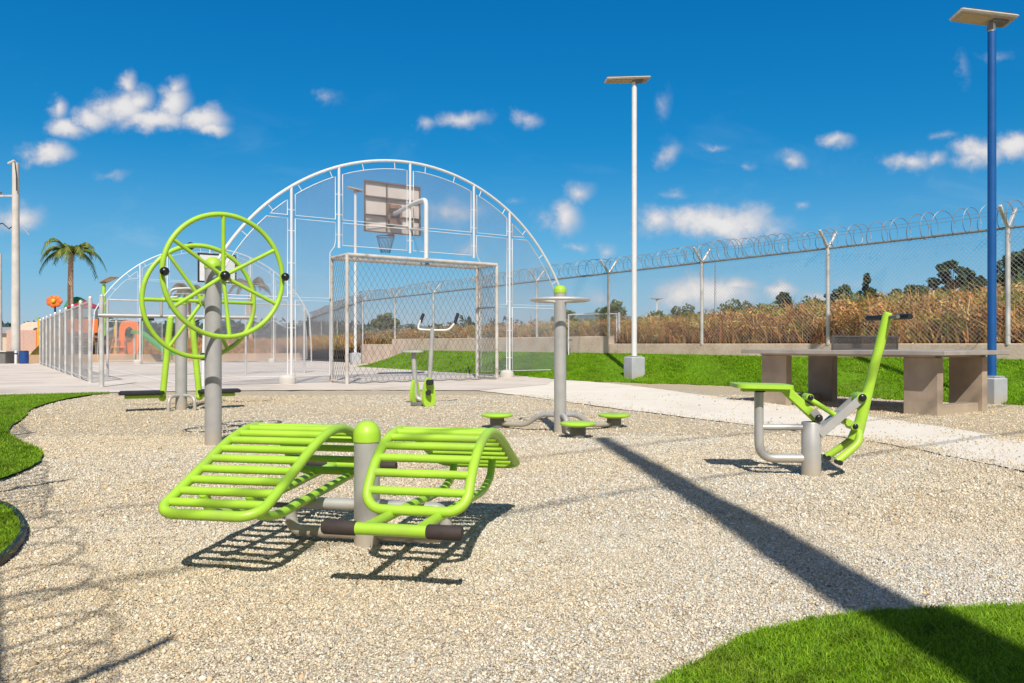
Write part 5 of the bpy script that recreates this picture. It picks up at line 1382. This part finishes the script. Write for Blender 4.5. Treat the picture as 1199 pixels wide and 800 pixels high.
# orange climbing panel with oval hole
d = 38.0; q = px(151.5, 396, d)
t = thing('climbing_panel', 'orange plastic climbing panel with a tall oval opening, in the playground', 'play panel', (q[0], d, 0), 0.2)
w_, h_ = 0.46, 0.86; outer = []; inner = []
for a in np.linspace(0, 2*math.pi, 40, endpoint=False):
    cx_, sx_ = math.cos(a), math.sin(a)
    outer.append((w_*math.copysign(abs(cx_)**0.5, cx_), h_*math.copysign(abs(sx_)**0.5, sx_))); inner.append((0.2*cx_, 0.16 + 0.40*sx_))
mb = MB(); n = 40; vs = []
for y_ in (-0.06, 0.06): vs += [(u_, y_, q[2]+v_) for u_, v_ in outer] + [(u_, y_, q[2]+v_) for u_, v_ in inner]
fc = []
for k in range(n):
    k2 = (k+1) % n
    fc += [(k, k2, n+k2, n+k), (2*n+k2, 2*n+k, 3*n+k, 3*n+k2), (k2, k, 2*n+k, 2*n+k2), (n+k, n+k2, 3*n+k2, 3*n+k)]
mb.add(vs, fc).build('panel', M['orange'], t, 40)
for u_ in (-0.6, 0.6): MB().rod((u_, 0, -0.1), (u_, 0, q[2]+0.9), 0.05, 10).build('side_post', M['cream'] if u_ < 0 else M['green_pl'], t)
MB().box((0, 0.3, q[2]-0.95), (1.3, 0.8, 0.12), None, 0.02).build('deck', M['rust'], t)
# green slide
t = thing('slide', 'green plastic slide sloping down beside the orange climbing panel', 'slide', px(178, 405, 37)[:2] + (0,))
pp = catmull([(-0.9, 1.35), (-0.5, 1.3), (0.1, 0.85), (0.7, 0.4), (1.1, 0.3)], 6)
vs = []; fc = []
for (u_, z_) in pp:
    for (y_, dz) in ((-0.28, 0.16), (-0.25, 0.0), (0.25, 0.0), (0.28, 0.16)): vs.append((u_, y_, z_+dz))
for i in range(len(pp)-1):
    for k in range(3): fc.append((i*4+k, i*4+k+1, i*4+5+k, i*4+4+k))
MB().add(vs, fc).build('chute', M['green_pl'], t)
for u_ in (-0.85, 0.95): MB().rod((u_, 0, -0.1), (u_, 0, 1.3 if u_ < 0 else 0.3), 0.04, 8).build('leg', M['galv'], t)
# play tower with a red roof and green finial
t = thing('play_tower', 'playground tower with a red roof and yellow chute behind the court fence', 'play tower', px(100, 403, 39)[:2] + (0,), 0.3)
q = px(100, 352, 39)
MB().add([(-0.75, -0.75, q[2]-0.38), (0.75, -0.75, q[2]-0.38), (0.75, 0.75, q[2]-0.38), (-0.75, 0.75, q[2]-0.38), (0, 0, q[2]+0.02)], [(3, 2, 1, 0), (0, 1, 4), (1, 2, 4), (2, 3, 4), (3, 0, 4)]).build('roof', M['red'], t, 0)
for u_ in (-0.62, 0.62):
    for v_ in (-0.62, 0.62): MB().rod((u_, v_, -0.1), (u_, v_, q[2]-0.4), 0.06, 10).build('corner_post', M['grey_dark'], t)
MB().box((0, 0, 1.2), (1.7, 1.7, 0.14), None, 0.02).build('deck', M['rust'], t)
MB().box((0, -0.86, 1.75), (1.5, 0.06, 0.7), None, 0.02).build('side_panel', M['orange'], t)
MB().box((-0.86, 0, 1.75), (0.06, 1.5, 0.7), None, 0.02).build('side_panel', M['yellow'], t)
MB().tube([(-0.9, -0.9, 1.3), (-1.5, -1.5, 0.7), (-1.9, -1.9, 0.15)], 0.2, 10).build('chute', M['yellow'], t)
q = px(90, 355, 41)
t = thing('play_canopy', 'small green domed canopy on a post next to the red playground roof', 'canopy', (q[0], 41, 0))
MB().lathe([(0.62, q[2]-0.28), (0.6, q[2]-0.18), (0.45, q[2]+0.15), (0.2, q[2]+0.3), (0.03, q[2]+0.34)], 14).build('dome', M['green_pl'], t)
MB().rod((0, 0, -0.1), (0, 0, q[2]-0.2), 0.06, 10).build('post', M['grey_dark'], t)
# flower lamp
q = px(63.5, 353, 45)
t = thing('flower_ornament', 'big orange flower with yellow centre on a black pole', 'flower ornament', (q[0], 45, 0))
MB().rod((0, 0.08, -0.1), (0, 0.08, q[2]), 0.055, 10).build('pole', M['black'], t)
mb = MB()
for k in range(7):
    a = 2*math.pi*k/7; mb.ball((0.30*math.cos(a), 0.0, q[2] + 0.20*math.sin(a)), 0.2, 12, (1, 0.4, 0.9))
mb.build('petals', M['orange'], t, 180)
MB().ball((0, -0.10, q[2]+0.02), 0.14, 12, (1, 0.6, 1)).build('centre', M['yellow'], t)
# yellow post, mural wall, pink building
q = px(135, 389, 39); t = thing('play_post', 'yellow playground post left of the orange panel', 'post', (q[0], 39, 0))
MB().rod((0, 0, -0.1), (0, 0, q[2]+0.35), 0.075, 12).build('post_tube', M['yellow'], t); MB().ball((0, 0, q[2]+0.36), 0.09, 10).build('post_cap', M['green_pl'], t)
t = thing('play_climber', 'brown timber climbing frame low beside the orange panel', 'climbing frame', px(138, 412, 37.5)[:2] + (0,), 0.15)
for u_ in (-0.55, -0.1, 0.35): MB().rod((u_, 0, -0.1), (u_*0.5, 0.5, 1.25), 0.06, 8).build('pole', M['rust'], t)
for z_ in (0.35, 0.7, 1.05): MB().rod((-0.5*(1-z_*0.2), z_*0.38, z_), (0.34*(1-z_*0.2), z_*0.38, z_), 0.035, 8).build('rung', M['orange'], t)

t = thing('mural_wall', 'low painted wall in faded pink, orange and yellow beyond the court fence', 'wall', px(37, 403, 58)[:2] + (0,), 0.15)
for i, (u0, u1, m_) in enumerate(((-1.7, -0.5, 'pink'), (-0.5, 0.35, 'pink'), (0.35, 0.75, 'orange'), (0.75, 1.5, 'yellow'))):
    MB().box(((u0+u1)/2, 0, 0.95), (u1-u0-0.006, 0.2, 1.9), None, 0.004).build('wall_bay', M[m_], t)
MB().box((0, 0, 0.1), (3.6, 0.24, 0.3)).build('plinth', M['cream'], t)
q = px(37, 385, 66)
t = thing('pavilion', 'small pink and pale roofed pavilion far behind the painted wall', 'pavilion', (q[0], 66, 0), 0.1)
MB().box((0, 0, 0.9), (2.4, 2.0, 1.9), None, 0.01).build('wall', M['pink'], t)
MB().add([(-1.5, -1.2, 1.85), (1.5, -1.2, 1.85), (1.5, 1.2, 1.85), (-1.5, 1.2, 1.85), (-0.4, 0, 2.75), (0.5, 0, 2.75)], [(3, 2, 1, 0), (0, 1, 5, 4), (1, 2, 5), (2, 3, 4, 5), (3, 0, 4)]).build('roof', M['cream'], t, 0)
MB().box((0.3, -1.01, 0.8), (0.6, 0.05, 1.4)).build('door', M['yellow'], t)
q = px(45, 390, 50); t = thing('sign_post', 'slim yellow green post at the end of the painted wall', 'post', (q[0], 50, 0))
MB().rod((0, 0, -0.1), (0, 0, 2.55), 0.06, 10).build('post_tube', M['yellow'], t); MB().box((0, 0, 2.5), (0.2, 0.1, 0.14), None, 0.02).build('post_cap', M['green_pl'], t)
# far building at left edge
t = thing('far_building', 'long low cream building with grey roof on the far left horizon', 'building', (-52, 85, 0), 0.2)
MB().box((0, 0, 1.0), (14, 5, 2.0)).build('wall', M['cream'], t, 0)
MB().add([(-7.4, -2.9, 2.0), (7.4, -2.9, 2.0), (7.4, 2.9, 2.0), (-7.4, 2.9, 2.0), (-7.4, 0, 2.7), (7.4, 0, 2.7)], [(3, 2, 1, 0), (0, 1, 5, 4), (2, 3, 4, 5), (1, 2, 5), (3, 0, 4)]).build('roof', M['roofgrey'], t, 0)
for u_ in (-4, -1, 2, 5): MB().box((u_, -2.52, 1.2), (1.2, 0.06, 0.8)).build('window', M['grey_dark'], t, 0)
# concrete box, bin, bollard
q = px(6, 425, 34); t = thing('concrete_culvert', 'grey concrete box with an arched dark recess at the left edge', 'culvert', (q[0]-0.1, 34, 0), 0.0)
MB().box((-0.6, 0, 0.24), (2.0, 0.9, 0.52), None, 0.02).build('block', M['grey_dark'], t)
MB().box((-0.6, 0, 0.53), (2.16, 1.05, 0.06), None, 0.01).build('coping', M['conc_pole'], t)
arcp = [(-0.5, 0), (0.5, 0)] + [(0.5*math.cos(a), 0.22+0.16*math.sin(a)) for a in np.linspace(0, math.pi, 12)]
MB().plate(arcp, lambda a, b, c: (a-0.5, -0.462+c, b), 0.03).build('recess', M['block'], t)
q = px(28, 426, 33.5); t = thing('blue_bin', 'dark blue plastic drum bin at the foot of the utility pole', 'bin', (q[0], 33.5, 0))
MB().lathe([(0.17, -0.01), (0.185, 0.03), (0.19, 0.18), (0.198, 0.19), (0.19, 0.2), (0.19, 0.36), (0.198, 0.37), (0.19, 0.38), (0.185, 0.53), (0.195, 0.55), (0.17, 0.552)], 20).build('drum', M['bin'], t)
MB().lathe([(0.155, 0.553), (0.15, 0.565)], 20).build('lid', M['black'], t)
q = px(19.5, 425, 33.6); t = thing('bollard', 'slim white bollard between the concrete box and the blue bin', 'bollard', (q[0]-0.03, 33.6, 0))
MB().lathe([(0.06, -0.03), (0.06, 0.52), (0.045, 0.56), (0.01, 0.575)], 14).build('shaft', M['white'], t); MB().lathe([(0.063, 0.40), (0.063, 0.46)], 14).build('band', M['bin'], t)
q = px(41, 424, 38); t = thing('timber_planter', 'low tan timber planter by the end of the court fence', 'planter', (q[0], 38, 0), 0.2)
MB().box((0, 0, 0.12), (1.0, 0.6, 0.30), None, 0.03).build('box', M['tan'], t); MB().box((0, 0, 0.272), (0.86, 0.46, 0.02)).build('soil', M['slope'], t)
